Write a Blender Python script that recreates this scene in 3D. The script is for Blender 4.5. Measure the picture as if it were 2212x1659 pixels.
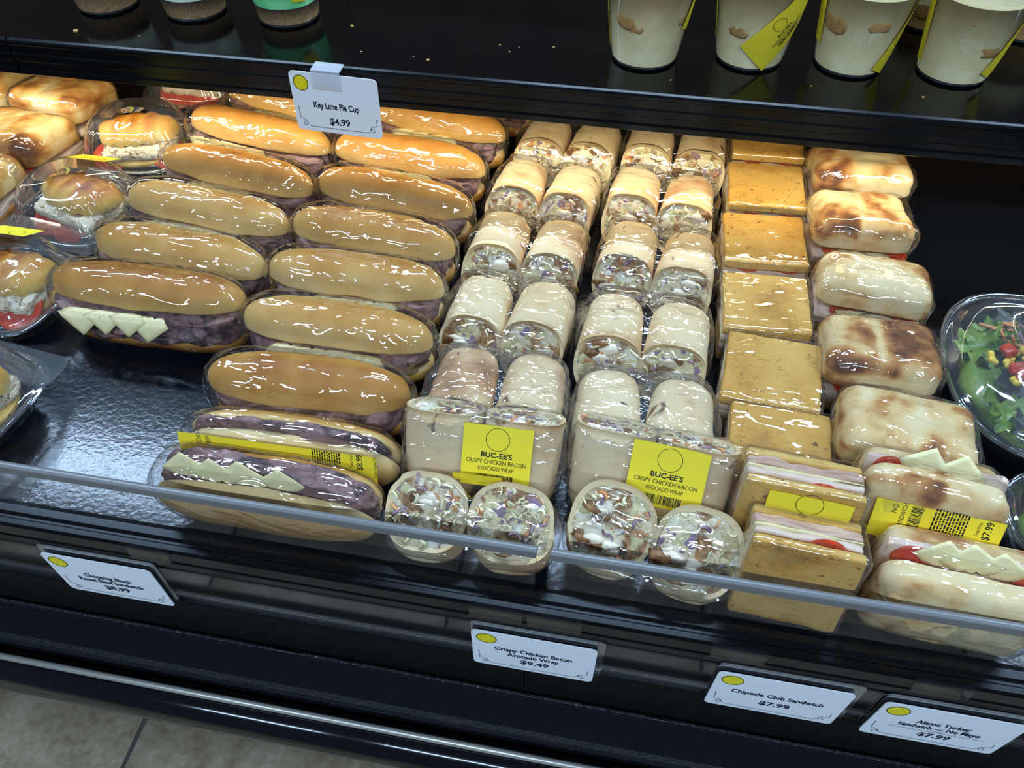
import bpy, bmesh, math, random
import numpy as np
from mathutils import Matrix, Vector, Euler

for o in list(bpy.data.objects):
    bpy.data.objects.remove(o)
SC = bpy.context.scene
COL = SC.collection
PI = math.pi

# ------------------------------------------------------------------ camera, world, lights, exposure
cam_data = bpy.data.cameras.new('camera')
cam = bpy.data.objects.new('camera', cam_data)
COL.objects.link(cam)
cam_data.sensor_fit = 'HORIZONTAL'
cam_data.sensor_width = 36.0
cam_data.lens = 1660.0 / 2212.0 * 36.0
cam_data.clip_start = 0.01
RX = Vector((0.98417, 0.17741, -0.00245)).normalized()      # image right in world
FW = Vector((-0.11930, 0.64752, -0.75265)).normalized()     # viewing direction
RX = (RX - FW * RX.dot(FW)).normalized()
UP = RX.cross(FW)
m = Matrix((RX, UP, -FW)).transposed().to_4x4()
m.translation = Vector((0, 0, 0.70))
cam.matrix_world = m
SC.camera = cam

world = bpy.data.worlds.new('store_ambient')
SC.world = world
world.use_nodes = True
world.node_tree.nodes['Background'].inputs[0].default_value = (0.52, 0.73, 1.0, 1)
world.node_tree.nodes['Background'].inputs[1].default_value = 0.13

SC.view_settings.view_transform = 'Standard'
SC.view_settings.look = 'None'
SC.view_settings.gamma = 1.0
SC.view_settings.use_curve_mapping = False
SC.view_settings.exposure = 0.0
SC.cycles.caustics_reflective = False
SC.cycles.caustics_refractive = False
SC.cycles.transparent_max_bounces = 16
SC.cycles.sample_clamp_indirect = 6.0


def area(name, loc, size, power, color, rot=(0, 0, 0)):
    d = bpy.data.lights.new(name, 'AREA')
    d.shape = 'RECTANGLE'
    d.size, d.size_y = size
    d.energy = power
    d.color = color
    o = bpy.data.objects.new(name, d)
    COL.objects.link(o)
    o.location = loc
    o.rotation_euler = rot
    return o


COOL = (0.52, 0.73, 1.0)
WARM = (0.98, 0.93, 0.70)
# long store ceiling fixtures
for cx, cy in ((-2.2, 1.75), (0.1, -1.5), (2.3, 1.75), (0.1, 1.75), (-2.2, -1.5), (2.3, -1.5)):
    area('ceiling_light', (cx, cy, 2.35), (1.6, 0.09), 68.0 if cy > 0 else 60.0, COOL)
# warm strip under the shelf lip
area('shelf_strip_light', (-0.2, 0.925, 0.178), (1.9, 0.014), 3.2, WARM, (math.radians(18), 0, 0))


# ------------------------------------------------------------------ helpers
def lin(r, g, b):
    f = lambda c: (c / 255 / 12.92) if c / 255 <= 0.04045 else ((c / 255 + 0.055) / 1.055) ** 2.4
    return (f(r), f(g), f(b), 1.0)


def pnoise(P, s=1.0, seed=0):
    """smooth value noise in -1..1, vectorised"""
    P = np.asarray(P, float) * s + seed * 17.31
    i = np.floor(P).astype(np.int64)
    f = P - i
    f = f * f * f * (f * (f * 6 - 15) + 10)

    def h(a):
        n = (a[:, 0] * 374761393 + a[:, 1] * 668265263 + a[:, 2] * 2147483647) & 0x7fffffff
        n = ((n ^ (n >> 13)) * 1274126177) & 0x7fffffff
        return ((n ^ (n >> 16)) & 0xffff) / 32767.5 - 1.0
    out = 0
    for dx in (0, 1):
        for dy in (0, 1):
            for dz in (0, 1):
                w = (f[:, 0] if dx else 1 - f[:, 0]) * (f[:, 1] if dy else 1 - f[:, 1]) * (f[:, 2] if dz else 1 - f[:, 2])
                out = out + w * h(i + np.array([dx, dy, dz]))
    return out


def fbm(P, s, seed=0, oct=3):
    return sum(pnoise(P, s * 2 ** k, seed + k) / 2 ** k for k in range(oct))


def mesh(name, V, F, mat, parent=None, smooth=True, attrs=None, matidx=None, kind=None):
    me = bpy.data.meshes.new(name)
    me.from_pydata([tuple(map(float, v)) for v in V], [], [tuple(int(i) for i in f) for f in F])
    for mt in (mat if isinstance(mat, (list, tuple)) else [mat]):
        me.materials.append(mt)
    if smooth:
        me.polygons.foreach_set('use_smooth', [True] * len(me.polygons))
    if matidx is not None:
        me.polygons.foreach_set('material_index', [int(i) for i in matidx])
    for k, a in (attrs or {}).items():
        at = me.attributes.new(k, 'FLOAT', 'POINT')
        at.data.foreach_set('value', [float(x) for x in a])
    me.update()
    o = bpy.data.objects.new(name, me)
    COL.objects.link(o)
    if parent is not None:
        o.parent = parent
    if kind:
        o['kind'] = kind
    return o


def tag(o, label, cat=None, group=None, kind=None):
    if label:
        o['label'] = label
    if cat:
        o['category'] = cat
    if group:
        o['group'] = group
    if kind:
        o['kind'] = kind
    return o


def empty(name, label=None, cat=None, group=None, loc=(0, 0, 0), M=None):
    o = bpy.data.objects.new(name, None)
    COL.objects.link(o)
    o.empty_display_size = 0.02
    if M is not None:
        o.matrix_world = Matrix.Translation(loc) @ M.to_4x4()
    else:
        o.location = loc
    tag(o, label, cat, group)
    return o


def thin(k):
    return Matrix.Diagonal((1, 1, k))


def rot(rx=0, ry=0, rz=0):
    """rz applied last (world heading), rx first"""
    return Euler((math.radians(rx), math.radians(ry), math.radians(rz)), 'XYZ').to_matrix()


FLIP = Matrix.Rotation(PI, 3, 'Z')


def grid_faces(nu, nv, closed_u=False, closed_v=False, off=0):
    F = []
    for i in range(nu if closed_u else nu - 1):
        for j in range(nv if closed_v else nv - 1):
            a = i * nv + j
            b = ((i + 1) % nu) * nv + j
            c = ((i + 1) % nu) * nv + (j + 1) % nv
            d = i * nv + (j + 1) % nv
            F.append((off + a, off + b, off + c, off + d))
    return F


_cube_cache = {}


def unit_cube(n):
    if n in _cube_cache:
        return _cube_cache[n]
    idx, V, F = {}, [], []
    t = np.linspace(-1, 1, n + 1)

    def vid(p):
        k = tuple(round(c, 5) for c in p)
        if k not in idx:
            idx[k] = len(V)
            V.append(k)
        return idx[k]
    for ax in range(3):
        for s in (-1, 1):
            u, v = (ax + 1) % 3, (ax + 2) % 3
            for i in range(n):
                for j in range(n):
                    q = []
                    for a, b in ((i, j), (i + 1, j), (i + 1, j + 1), (i, j + 1)):
                        p = [0, 0, 0]
                        p[ax] = s
                        p[u] = t[a]
                        p[v] = t[b]
                        q.append(vid(p))
                    F.append(q if s > 0 else q[::-1])
    _cube_cache[n] = (np.array(V), F)
    return _cube_cache[n]


def rbox(w, d, h, r, n=10, z0=0.0):
    """rounded box, base at z0"""
    U, F = unit_cube(n)
    half = np.array([w, d, h]) / 2
    r = min(r, half.min() * 0.999)
    # concentrate samples near the edges
    P = np.sign(U) * (1 - (1 - np.abs(U)) ** 1.6) * half
    inner = half - r
    Q = np.clip(P, -inner, inner)
    D = P - Q
    L = np.linalg.norm(D, axis=1, keepdims=True)
    V = Q + np.where(L > 1e-9, D / np.maximum(L, 1e-9) * r, 0)
    V[:, 2] += h / 2 + z0
    return V, F


def normals(V, F):
    N = np.zeros_like(V)
    for f in F:
        a, b, c = V[f[0]], V[f[1]], V[f[2]]
        n = np.cross(b - a, c - a)
        for i in f:
            N[i] += n
    return N / np.maximum(np.linalg.norm(N, axis=1, keepdims=True), 1e-12)


def box_vf(x0, x1, y0, y1, z0, z1):
    V = [(x, y, z) for x in (x0, x1) for y in (y0, y1) for z in (z0, z1)]
    F = [(0, 1, 3, 2), (4, 6, 7, 5), (0, 4, 5, 1), (2, 3, 7, 6), (0, 2, 6, 4), (1, 5, 7, 3)]
    return V, F


def join(parts):
    V, F, I = [], [], []
    for p in parts:
        v, f = p[0], p[1]
        mi = p[2] if len(p) > 2 else 0
        o = len(V)
        V.extend([tuple(x) for x in v])
        F.extend([tuple(i + o for i in q) for q in f])
        I.extend([mi] * len(f))
    return V, F, I


def extrude_x(profile, x0, x1, closed=True):
    """profile: list of (y,z) extruded from x0 to x1"""
    n = len(profile)
    V = [(x0, y, z) for y, z in profile] + [(x1, y, z) for y, z in profile]
    F = [(i, (i + 1) % n, n + (i + 1) % n, n + i) for i in range(n if closed else n - 1)]
    if closed:
        F += [tuple(range(n))[::-1], tuple(range(n, 2 * n))]
    return V, F


# ------------------------------------------------------------------ materials
def new_mat(name):
    mt = bpy.data.materials.new(name)
    mt.use_nodes = True
    nt = mt.node_tree
    bs = nt.nodes['Principled BSDF']
    return mt, nt, bs


def N(nt, typ, **kw):
    n = nt.nodes.new(typ)
    for k, v in kw.items():
        if k in n.inputs:
            n.inputs[k].default_value = v
        else:
            setattr(n, k, v)
    return n


def ramp(nt, fac, stops, interp='LINEAR'):
    r = nt.nodes.new('ShaderNodeValToRGB')
    e = r.color_ramp.elements
    r.color_ramp.interpolation = interp
    while len(e) < len(stops):
        e.new(0.5)
    for el, (p, c) in zip(e, stops):
        el.position = p
        el.color = c
    nt.links.new(fac, r.inputs[0])
    return r.outputs[0]


def obj_coord(nt, randomize=True):
    tc = nt.nodes.new('ShaderNodeTexCoord')
    if not randomize:
        return tc.outputs['Object']
    oi = nt.nodes.new('ShaderNodeObjectInfo')
    ml = N(nt, 'ShaderNodeMath', operation='MULTIPLY')
    nt.links.new(oi.outputs['Random'], ml.inputs[0])
    ml.inputs[1].default_value = 37.0
    ad = N(nt, 'ShaderNodeVectorMath', operation='ADD')
    nt.links.new(tc.outputs['Object'], ad.inputs[0])
    nt.links.new(ml.outputs[0], ad.inputs[1])
    return ad.outputs[0]


def noise(nt, co, scale, detail=3, rough=0.55, dist=0.0):
    n = N(nt, 'ShaderNodeTexNoise', Scale=scale, Detail=detail, Roughness=rough, Distortion=dist)
    nt.links.new(co, n.inputs['Vector'])
    return n.outputs['Fac']


def math_n(nt, op, a, b=None, clamp=False):
    n = N(nt, 'ShaderNodeMath', operation=op)
    n.use_clamp = clamp
    for i, v in enumerate((a, b)):
        if v is None:
            continue
        if isinstance(v, (int, float)):
            n.inputs[i].default_value = v
        else:
            nt.links.new(v, n.inputs[i])
    return n.outputs[0]


def bump(nt, height, strength=0.3, dist=0.002):
    b = N(nt, 'ShaderNodeBump', Strength=strength, Distance=dist)
    nt.links.new(height, b.inputs['Height'])
    return b.outputs[0]


def plain(name, col, rough=0.5, spec=0.5, metal=0.0, bmp=None, var=None):
    mt, nt, bs = new_mat(name)
    bs.inputs['Base Color'].default_value = col
    bs.inputs['Roughness'].default_value = rough
    bs.inputs['Specular IOR Level'].default_value = spec
    bs.inputs['Metallic'].default_value = metal
    if bmp or var:
        co = obj_coord(nt)
    if bmp:
        nt.links.new(bump(nt, noise(nt, co, bmp[0], 4), bmp[1], bmp[2]), bs.inputs['Normal'])
    if var:
        nt.links.new(ramp(nt, noise(nt, co, var[0], 4), [(0.3, col), (0.7, var[1])]), bs.inputs['Base Color'])
    return mt


def bread(name, stops, nscale=45, amp=0.35, rough=0.55, bs_scale=250, bstr=0.25, spots=None, cracks=None):
    """bake colour from the mesh attribute 'bake' (how toasted the crust is) with mottling"""
    mt, nt, bs = new_mat(name)
    co = obj_coord(nt)
    at = N(nt, 'ShaderNodeAttribute', attribute_name='bake')
    n = noise(nt, co, nscale, 5, 0.6)
    f = math_n(nt, 'ADD', at.outputs['Fac'], math_n(nt, 'MULTIPLY', math_n(nt, 'SUBTRACT', n, 0.5), amp * 2), clamp=True)
    col = ramp(nt, f, stops)
    if spots:
        sn = noise(nt, co, spots[0], 3, 0.5, 0.6)
        mx = N(nt, 'ShaderNodeMix', data_type='RGBA')
        sf = ramp(nt, sn, [(spots[1], (0, 0, 0, 1)), (spots[2], (1, 1, 1, 1))])
        nt.links.new(sf, mx.inputs[0])
        nt.links.new(col, mx.inputs[6])
        mx.inputs[7].default_value = spots[3]
        col = mx.outputs[2]
    if cracks:
        mp = N(nt, 'ShaderNodeMapping')
        mp.inputs['Scale'].default_value = (1.0, 2.6, 2.6)
        nt.links.new(co, mp.inputs['Vector'])
        cn = math_n(nt, 'ABSOLUTE', math_n(nt, 'SUBTRACT', noise(nt, mp.outputs[0], cracks[0], 3, 0.6, 0.4), 0.5))
        mask = math_n(nt, 'MULTIPLY', math_n(nt, 'SUBTRACT', 1.0, math_n(nt, 'MULTIPLY', cn, 60.0), clamp=True), math_n(nt, 'GREATER_THAN', noise(nt, co, 55, 2), 0.54))
        mk = N(nt, 'ShaderNodeMix', data_type='RGBA')
        nt.links.new(math_n(nt, 'MULTIPLY', mask, 0.7), mk.inputs[0])
        nt.links.new(col, mk.inputs[6])
        mk.inputs[7].default_value = cracks[1]
        col = mk.outputs[2]
    nt.links.new(col, bs.inputs['Base Color'])
    bs.inputs['Roughness'].default_value = rough
    bs.inputs['Specular IOR Level'].default_value = 0.3
    nt.links.new(bump(nt, noise(nt, co, bs_scale, 4, 0.65), bstr, 0.001), bs.inputs['Normal'])
    return mt


def mottled(name, scale, stops, rough=0.45, bscale=120, bstr=0.5, bd=0.0015, dist=0.5, stretch=None, spec=0.4):
    mt, nt, bs = new_mat(name)
    co = obj_coord(nt)
    if stretch:
        mp = N(nt, 'ShaderNodeMapping')
        mp.inputs['Scale'].default_value = stretch
        nt.links.new(co, mp.inputs['Vector'])
        co = mp.outputs[0]
    n = noise(nt, co, scale, 4, 0.6, dist)
    nt.links.new(ramp(nt, n, stops), bs.inputs['Base Color'])
    nt.links.new(bump(nt, noise(nt, co, bscale, 4, 0.6, 0.4), bstr, bd), bs.inputs['Normal'])
    bs.inputs['Roughness'].default_value = rough
    bs.inputs['Specular IOR Level'].default_value = spec
    return mt


def cells(name, scale, stops, rough=0.5, bstr=0.6, zone=None):
    """many small pieces pressed together, each of its own colour"""
    mt, nt, bs = new_mat(name)
    co = obj_coord(nt)
    nz = N(nt, 'ShaderNodeTexNoise', Scale=scale * 0.7, Detail=3.0)
    nt.links.new(co, nz.inputs['Vector'])
    mx = N(nt, 'ShaderNodeMix', data_type='VECTOR')
    mx.inputs[0].default_value = 0.022
    nt.links.new(co, mx.inputs[4])
    nt.links.new(nz.outputs['Color'], mx.inputs[5])
    v = N(nt, 'ShaderNodeTexVoronoi', Scale=scale)
    nt.links.new(mx.outputs[1], v.inputs['Vector'])
    sp = N(nt, 'ShaderNodeSeparateColor')
    nt.links.new(v.outputs['Color'], sp.inputs[0])
    col = ramp(nt, sp.outputs[0], stops, 'CONSTANT')
    if zone:
        mz = N(nt, 'ShaderNodeMix', data_type='RGBA')
        nt.links.new(ramp(nt, noise(nt, co, zone[0], 3, 0.6, 0.6), [(zone[1], (0, 0, 0, 1)), (zone[2], (1, 1, 1, 1))]), mz.inputs[0])
        nt.links.new(col, mz.inputs[6])
        nt.links.new(ramp(nt, noise(nt, co, 190, 4, 0.7), zone[3]), mz.inputs[7])
        col = mz.outputs[2]
    nt.links.new(col, bs.inputs['Base Color'])
    h = math_n(nt, 'ADD', math_n(nt, 'MULTIPLY', v.outputs['Distance'], -0.8), noise(nt, co, scale * 2, 3))
    nt.links.new(bump(nt, h, bstr, 0.003), bs.inputs['Normal'])
    bs.inputs['Roughness'].default_value = rough
    return mt


def film_mat(name, fscale=30.0, bstr=0.55, haze=0.03, boost=1.5, rough=0.07, tint=(0.97, 0.975, 0.98, 1), bd=0.004, ior=1.5, cap=0.32, crease_w=0.12):
    """thin clear plastic: lets light straight through, mirrors part of it on a crinkled surface"""
    mt, nt, bs = new_mat(name)
    nt.nodes.remove(bs)
    out = nt.nodes['Material Output']
    co = obj_coord(nt)
    nz = N(nt, 'ShaderNodeTexNoise', Scale=fscale * 0.6, Detail=2.0)
    nt.links.new(co, nz.inputs['Vector'])
    mx = N(nt, 'ShaderNodeMix', data_type='VECTOR')
    mx.inputs[0].default_value = 0.03
    nt.links.new(co, mx.inputs[4])
    nt.links.new(nz.outputs['Color'], mx.inputs[5])
    v = N(nt, 'ShaderNodeTexVoronoi', Scale=fscale, feature='F1')
    nt.links.new(mx.outputs[1], v.inputs['Vector'])
    ln = noise(nt, co, fscale * 0.55, 2, 0.5, 0.8)
    rid = math_n(nt, 'ABSOLUTE', math_n(nt, 'SUBTRACT', ln, 0.5))
    crease = None
    for rz_, rx_ in ((0.45, 0.3), (-0.7, -0.4), (1.4, 0.8)):
        mp = N(nt, 'ShaderNodeMapping')
        mp.inputs['Rotation'].default_value = (rx_, 0.4 * rz_, rz_)
        mp.inputs['Scale'].default_value = (0.28, 1.0, 1.0)
        nt.links.new(co, mp.inputs['Vector'])
        l2 = noise(nt, mp.outputs[0], fscale * 1.25, 1, 0.4, 0.5)
        c_ = math_n(nt, 'SUBTRACT', 1.0, math_n(nt, 'MULTIPLY', math_n(nt, 'ABSOLUTE', math_n(nt, 'SUBTRACT', l2, 0.52)), 20.0), clamp=True)
        crease = c_ if crease is None else math_n(nt, 'MAXIMUM', crease, c_)
    h = math_n(nt, 'ADD', math_n(nt, 'MULTIPLY', v.outputs['Distance'], 0.6), math_n(nt, 'MULTIPLY', rid, 2.2))
    h = math_n(nt, 'ADD', h, math_n(nt, 'MULTIPLY', crease, crease_w))
    nor = bump(nt, h, bstr, bd)
    ge = nt.nodes.new('ShaderNodeNewGeometry')
    dt = N(nt, 'ShaderNodeVectorMath', operation='DOT_PRODUCT')
    nt.links.new(nor, dt.inputs[0])
    nt.links.new(ge.outputs['Incoming'], dt.inputs[1])
    cs = math_n(nt, 'SUBTRACT', 1.0, math_n(nt, 'ABSOLUTE', dt.outputs['Value']), clamp=True)
    f0 = ((ior - 1) / (ior + 1)) ** 2
    fr = math_n(nt, 'ADD', math_n(nt, 'MULTIPLY', math_n(nt, 'POWER', cs, 5.0), 1 - f0), f0)      # mirror share grows towards grazing angles
    fac = math_n(nt, 'MINIMUM', math_n(nt, 'MULTIPLY', fr, boost), cap)
    tr = N(nt, 'ShaderNodeBsdfTransparent', Color=tint)
    df = N(nt, 'ShaderNodeBsdfDiffuse', Color=(0.9, 0.92, 0.95, 1))
    m1 = N(nt, 'ShaderNodeMixShader', Fac=haze)
    nt.links.new(tr.outputs[0], m1.inputs[1])
    nt.links.new(df.outputs[0], m1.inputs[2])
    gl = N(nt, 'ShaderNodeBsdfGlossy', Roughness=rough)
    nt.links.new(nor, gl.inputs['Normal'])
    m2 = N(nt, 'ShaderNodeMixShader')
    nt.links.new(fac, m2.inputs[0])
    nt.links.new(m1.outputs[0], m2.inputs[1])
    nt.links.new(gl.outputs[0], m2.inputs[2])
    nt.links.new(m2.outputs[0], out.inputs[0])
    return mt


M = {}
M['crust'] = bread('roll_crust', [(0.0, lin(236, 206, 150)), (0.3, lin(220, 174, 100)), (0.55, lin(202, 140, 58)), (0.8, lin(168, 100, 32)), (1.0, lin(132, 72, 24))], 28, 0.18, 0.5, 300, 0.15)
M['club'] = bread('golden_flatbread', [(0.0, lin(232, 190, 112)), (0.4, lin(222, 170, 84)), (0.75, lin(208, 150, 62)), (1.0, lin(150, 98, 34))], 60, 0.25, 0.6, 160, 0.5, (130, 0.66, 0.72, lin(120, 80, 30)), (34, lin(110, 72, 26)))
M['ciabatta'] = bread('ciabatta_crust', [(0.0, lin(240, 212, 158)), (0.38, lin(228, 186, 122)), (0.62, lin(192, 130, 70)), (0.85, lin(140, 86, 46)), (1.0, lin(104, 62, 36))], 30, 0.55, 0.75, 220, 0.5)
M['ciabatta_deep'] = bread('toasted_ciabatta_crust', [(0.0, lin(236, 208, 150)), (0.4, lin(222, 172, 96)), (0.7, lin(192, 126, 56)), (1.0, lin(128, 72, 36))], 26, 0.42, 0.7, 220, 0.4)
M['croissant'] = bread('croissant_crust', [(0.0, lin(238, 214, 140)), (0.45, lin(222, 170, 72)), (0.8, lin(190, 116, 36)), (1.0, lin(140, 74, 22))], 40, 0.25, 0.45, 180, 0.5)
M['tortilla'] = bread('flour_tortilla', [(0.0, lin(240, 214, 166)), (0.45, lin(230, 194, 142)), (0.7, lin(200, 148, 98)), (1.0, lin(116, 72, 44))], 24, 0.45, 0.65, 140, 0.4, (34, 0.67, 0.73, lin(120, 78, 52)))
M['crumb_bread'] = mottled('bread_crumb', 90, [(0.3, lin(226, 212, 172)), (0.7, lin(244, 236, 208))], 0.8, 200, 0.4)
M['beef'] = mottled('roast_beef', 30, [(0.30, lin(44, 36, 38)), (0.42, lin(92, 68, 66)), (0.52, lin(146, 108, 102)), (0.75, lin(172, 132, 124))], 0.4, 120, 0.9, 0.003, 1.6)
M['cheese'] = plain('white_cheese', lin(246, 228, 168), 0.4, 0.4)
M['ham'] = mottled('ham_slices', 30, [(0.3, lin(190, 136, 112)), (0.5, lin(216, 172, 144)), (0.7, lin(232, 198, 170))], 0.4, 60, 0.5, 0.002, 0.8, (1, 1, 9))
M['turkey'] = mottled('turkey_slices', 30, [(0.3, lin(232, 192, 166)), (0.7, lin(248, 220, 194))], 0.4, 60, 0.4, 0.002, 0.4, (1, 1, 6))
M['tomato'] = mottled('tomato', 80, [(0.3, lin(188, 46, 22)), (0.6, lin(206, 70, 36)), (0.8, lin(222, 122, 76))], 0.25, 100, 0.2)
M['filling'] = cells('wrap_filling', 105, [(0.0, lin(236, 214, 168)), (0.30, lin(222, 202, 146)), (0.52, lin(208, 196, 138)), (0.66, lin(240, 222, 186)), (0.80, lin(212, 150, 92)), (0.86, lin(150, 118, 136)), (0.91, lin(246, 234, 208))],
                     zone=(38, 0.50, 0.60, [(0.25, lin(96, 60, 28)), (0.5, lin(156, 106, 54)), (0.75, lin(204, 166, 106))]))
M['chicken'] = mottled('chicken', 60, [(0.3, lin(224, 202, 168)), (0.7, lin(240, 224, 196))], 0.5, 90, 0.3)
M['breading'] = mottled('fried_breading', 90, [(0.3, lin(88, 54, 24)), (0.55, lin(134, 88, 44)), (0.8, lin(184, 138, 82))], 0.5, 200, 0.8)
M['cabbage'] = plain('red_cabbage', lin(108, 62, 92), 0.4, 0.4, var=(90, lin(196, 170, 168)))
M['green_cabbage'] = plain('green_cabbage', lin(228, 212, 158), 0.4, 0.4, var=(60, lin(244, 228, 188)))
M['carrot'] = plain('carrot', lin(210, 122, 62), 0.4, 0.4, var=(60, lin(226, 168, 112)))
M['salad_chicken'] = cells('chicken_salad', 170, [(0.0, lin(238, 216, 178)), (0.5, lin(222, 196, 154)), (0.7, lin(246, 230, 200)), (0.9, lin(160, 136, 100))])
M['lettuce'] = mottled('lettuce', 30, [(0.3, lin(70, 104, 28)), (0.6, lin(118, 142, 54)), (0.8, lin(176, 186, 104))], 0.35, 60, 0.5)
M['dark_lettuce'] = mottled('red_leaf_lettuce', 30, [(0.3, lin(40, 34, 44)), (0.6, lin(64, 70, 52)), (0.8, lin(84, 60, 74))], 0.35, 60, 0.5)
M['corn'] = plain('corn', lin(236, 196, 62), 0.3)
M['film'] = film_mat('cling_film', 24, 0.62, 0.006, 2.8, 0.025, cap=0.45, bd=0.005)
M['film_tight'] = film_mat('tight_cling_film', 18, 0.42, 0.006, 2.8, 0.025, cap=0.45, bd=0.005, crease_w=0.16)
M['film_white'] = film_mat('loose_cling_film', 30, 0.95, 0.03, 3.0, 0.04, cap=0.5, bd=0.005)
M['clear'] = film_mat('clear_plastic', 14, 0.10, 0.030, 2.6, 0.05, cap=0.6, crease_w=0.0)
M['cup_clear'] = film_mat('cup_plastic', 14, 0.05, 0.03, 1.2, 0.08, crease_w=0.0)
M['lid_clear'] = film_mat('lid_plastic', 14, 0.05, 0.14, 2.0, 0.06, crease_w=0.0)
M['acrylic'] = film_mat('acrylic_sheet', 2, 0.0, 0.0, 1.0, 0.03, (0.965, 0.975, 0.985, 1), 0.001, cap=0.7, crease_w=0.0)
M['acrylic_edge'] = plain('acrylic_edge', lin(112, 110, 108), 0.3, 0.4)
M['paper'] = plain('yellow_paper', lin(244, 218, 50), 0.6, 0.3)
M['ink'] = plain('black_ink', lin(26, 28, 34), 0.6, 0.2)
M['navy_ink'] = plain('navy_ink', lin(24, 28, 52), 0.6, 0.2)
M['card'] = plain('white_card', lin(236, 238, 240), 0.45, 0.4)
M['badge_yellow'] = plain('badge_yellow', lin(240, 220, 30), 0.45, 0.4)
M['badge_ring'] = plain('badge_ring', lin(40, 60, 36), 0.5, 0.3)
M['pudding'] = plain('banana_pudding', lin(240, 222, 166), 0.45, 0.4, var=(60, lin(228, 204, 146)))
M['custard'] = plain('pale_custard', lin(232, 232, 206), 0.45, 0.4, var=(80, lin(214, 214, 182)))
M['lime'] = plain('key_lime_filling', lin(116, 214, 128), 0.4, 0.4, var=(60, lin(96, 198, 112)))
M['cookie'] = mottled('cookie', 120, [(0.3, lin(176, 124, 52)), (0.7, lin(206, 162, 92))], 0.7, 200, 0.5)
M['crustcrumb'] = mottled('graham_crust', 260, [(0.3, lin(120, 84, 46)), (0.6, lin(168, 126, 76)), (0.8, lin(190, 150, 98))], 0.8, 300, 0.6)


def black_mat(name, col, rough, bscale=None, bstr=0.2, bd=0.001, spec=0.5):
    return plain(name, col, rough, spec, 0, (bscale, bstr, bd) if bscale else None)


M['deck'] = black_mat('slate_deck', lin(13, 16, 21), 0.15, 150, 0.18, 0.0012, 0.30)
M['shelf'] = black_mat('black_shelf_gloss', lin(5, 5, 6), 0.12, None, 0.2, 0.001, 0.25)
M['rail'] = black_mat('black_extrusion', lin(8, 9, 11), 0.2, None, 0.2, 0.001, 0.3)
M['panel'] = black_mat('black_textured_panel', lin(16, 17, 19), 0.42, 420, 0.5, 0.0012, 0.25)
M['gloss'] = black_mat('black_gloss', lin(10, 11, 14), 0.12)
M['satin'] = plain('highlight_satin', lin(190, 184, 172), 0.35, 0.5, 0.6)  # pale tone stands in for the highlight along the bumper's rounded edge
M['back'] = plain('case_back', lin(128, 96, 68), 0.5, var=(8, lin(104, 74, 50)))


def tile_mat():
    mt, nt, bs = new_mat('stone_tile')
    co = obj_coord(nt)
    f = math_n(nt, 'ADD', math_n(nt, 'MULTIPLY', noise(nt, co, 9, 6, 0.65, 0.5), 0.6), math_n(nt, 'MULTIPLY', noise(nt, co, 60, 4, 0.7), 0.4))
    nt.links.new(ramp(nt, f, [(0.32, lin(116, 98, 76)), (0.5, lin(160, 142, 116)), (0.68, lin(190, 172, 146))]), bs.inputs['Base Color'])
    bs.inputs['Roughness'].default_value = 0.42
    nt.links.new(bump(nt, noise(nt, co, 40, 5), 0.15, 0.001), bs.inputs['Normal'])
    return mt


M['tile'] = tile_mat()
M['grout'] = plain('grout', lin(70, 68, 64), 0.9)


# ------------------------------------------------------------------ text
_txt = {}


def text_vf(s, height, width=None, bold=0.0, align='CENTER'):
    """flat lettering in the XY plane, centred; returns V,F"""
    key = (s, bold)
    if key not in _txt:
        cu = bpy.data.curves.new('lettering_curve', 'FONT')
        cu.body = s
        cu.size = 1.0
        cu.offset = bold
        cu.resolution_u = 3
        ob = bpy.data.objects.new('lettering_curve', cu)
        COL.objects.link(ob)
        dg = bpy.context.evaluated_depsgraph_get()
        me = bpy.data.meshes.new_from_object(ob.evaluated_get(dg))
        V = np.array([v.co[:] for v in me.vertices]) if len(me.vertices) else np.zeros((0, 3))
        F = [tuple(p.vertices) for p in me.polygons]
        bpy.data.objects.remove(ob)
        bpy.data.curves.remove(cu)
        bpy.data.meshes.remove(me)
        _txt[key] = (V, F)
    V, F = _txt[key]
    V = V.copy()
    sc = height / 0.72
    V *= sc
    lo, hi = V[:, 0].min(), V[:, 0].max()
    if width:
        V[:, 0] = (V[:, 0] - lo) / (hi - lo) * width
        V[:, 0] -= width / 2
    else:
        V[:, 0] -= (lo + hi) / 2 if align == 'CENTER' else lo
    V[:, 1] -= height / 2
    return V, F


def ring_vf(r, t, n=40):
    V, F = [], []
    for i in range(n):
        a = 2 * PI * i / n
        V += [(r * math.cos(a), r * math.sin(a), 0), ((r - t) * math.cos(a), (r - t) * math.sin(a), 0)]
    for i in range(n):
        j = (i + 1) % n
        F.append((2 * i, 2 * j, 2 * j + 1, 2 * i + 1))
    return np.array(V), F


def xf(vf, dx=0, dy=0, rz=0, dz=0):
    V = np.array(vf[0], float)
    c, s = math.cos(math.radians(rz)), math.sin(math.radians(rz))
    W = np.stack([V[:, 0] * c - V[:, 1] * s + dx, V[:, 0] * s + V[:, 1] * c + dy, V[:, 2] + dz], 1)
    return W, vf[1]


def line_vf(pts, t=0.0004):
    V, F = [], []
    P = [np.array(p, float) for p in pts]
    for i, p in enumerate(P):
        d = P[min(i + 1, len(P) - 1)] - P[max(i - 1, 0)]
        d /= max(np.linalg.norm(d), 1e-9)
        n = np.array([-d[1], d[0]]) * t / 2
        V += [(*(p + n), 0), (*(p - n), 0)]
    for i in range(len(P) - 1):
        F.append((2 * i, 2 * i + 1, 2 * i + 3, 2 * i + 2))
    return np.array(V), F


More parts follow.
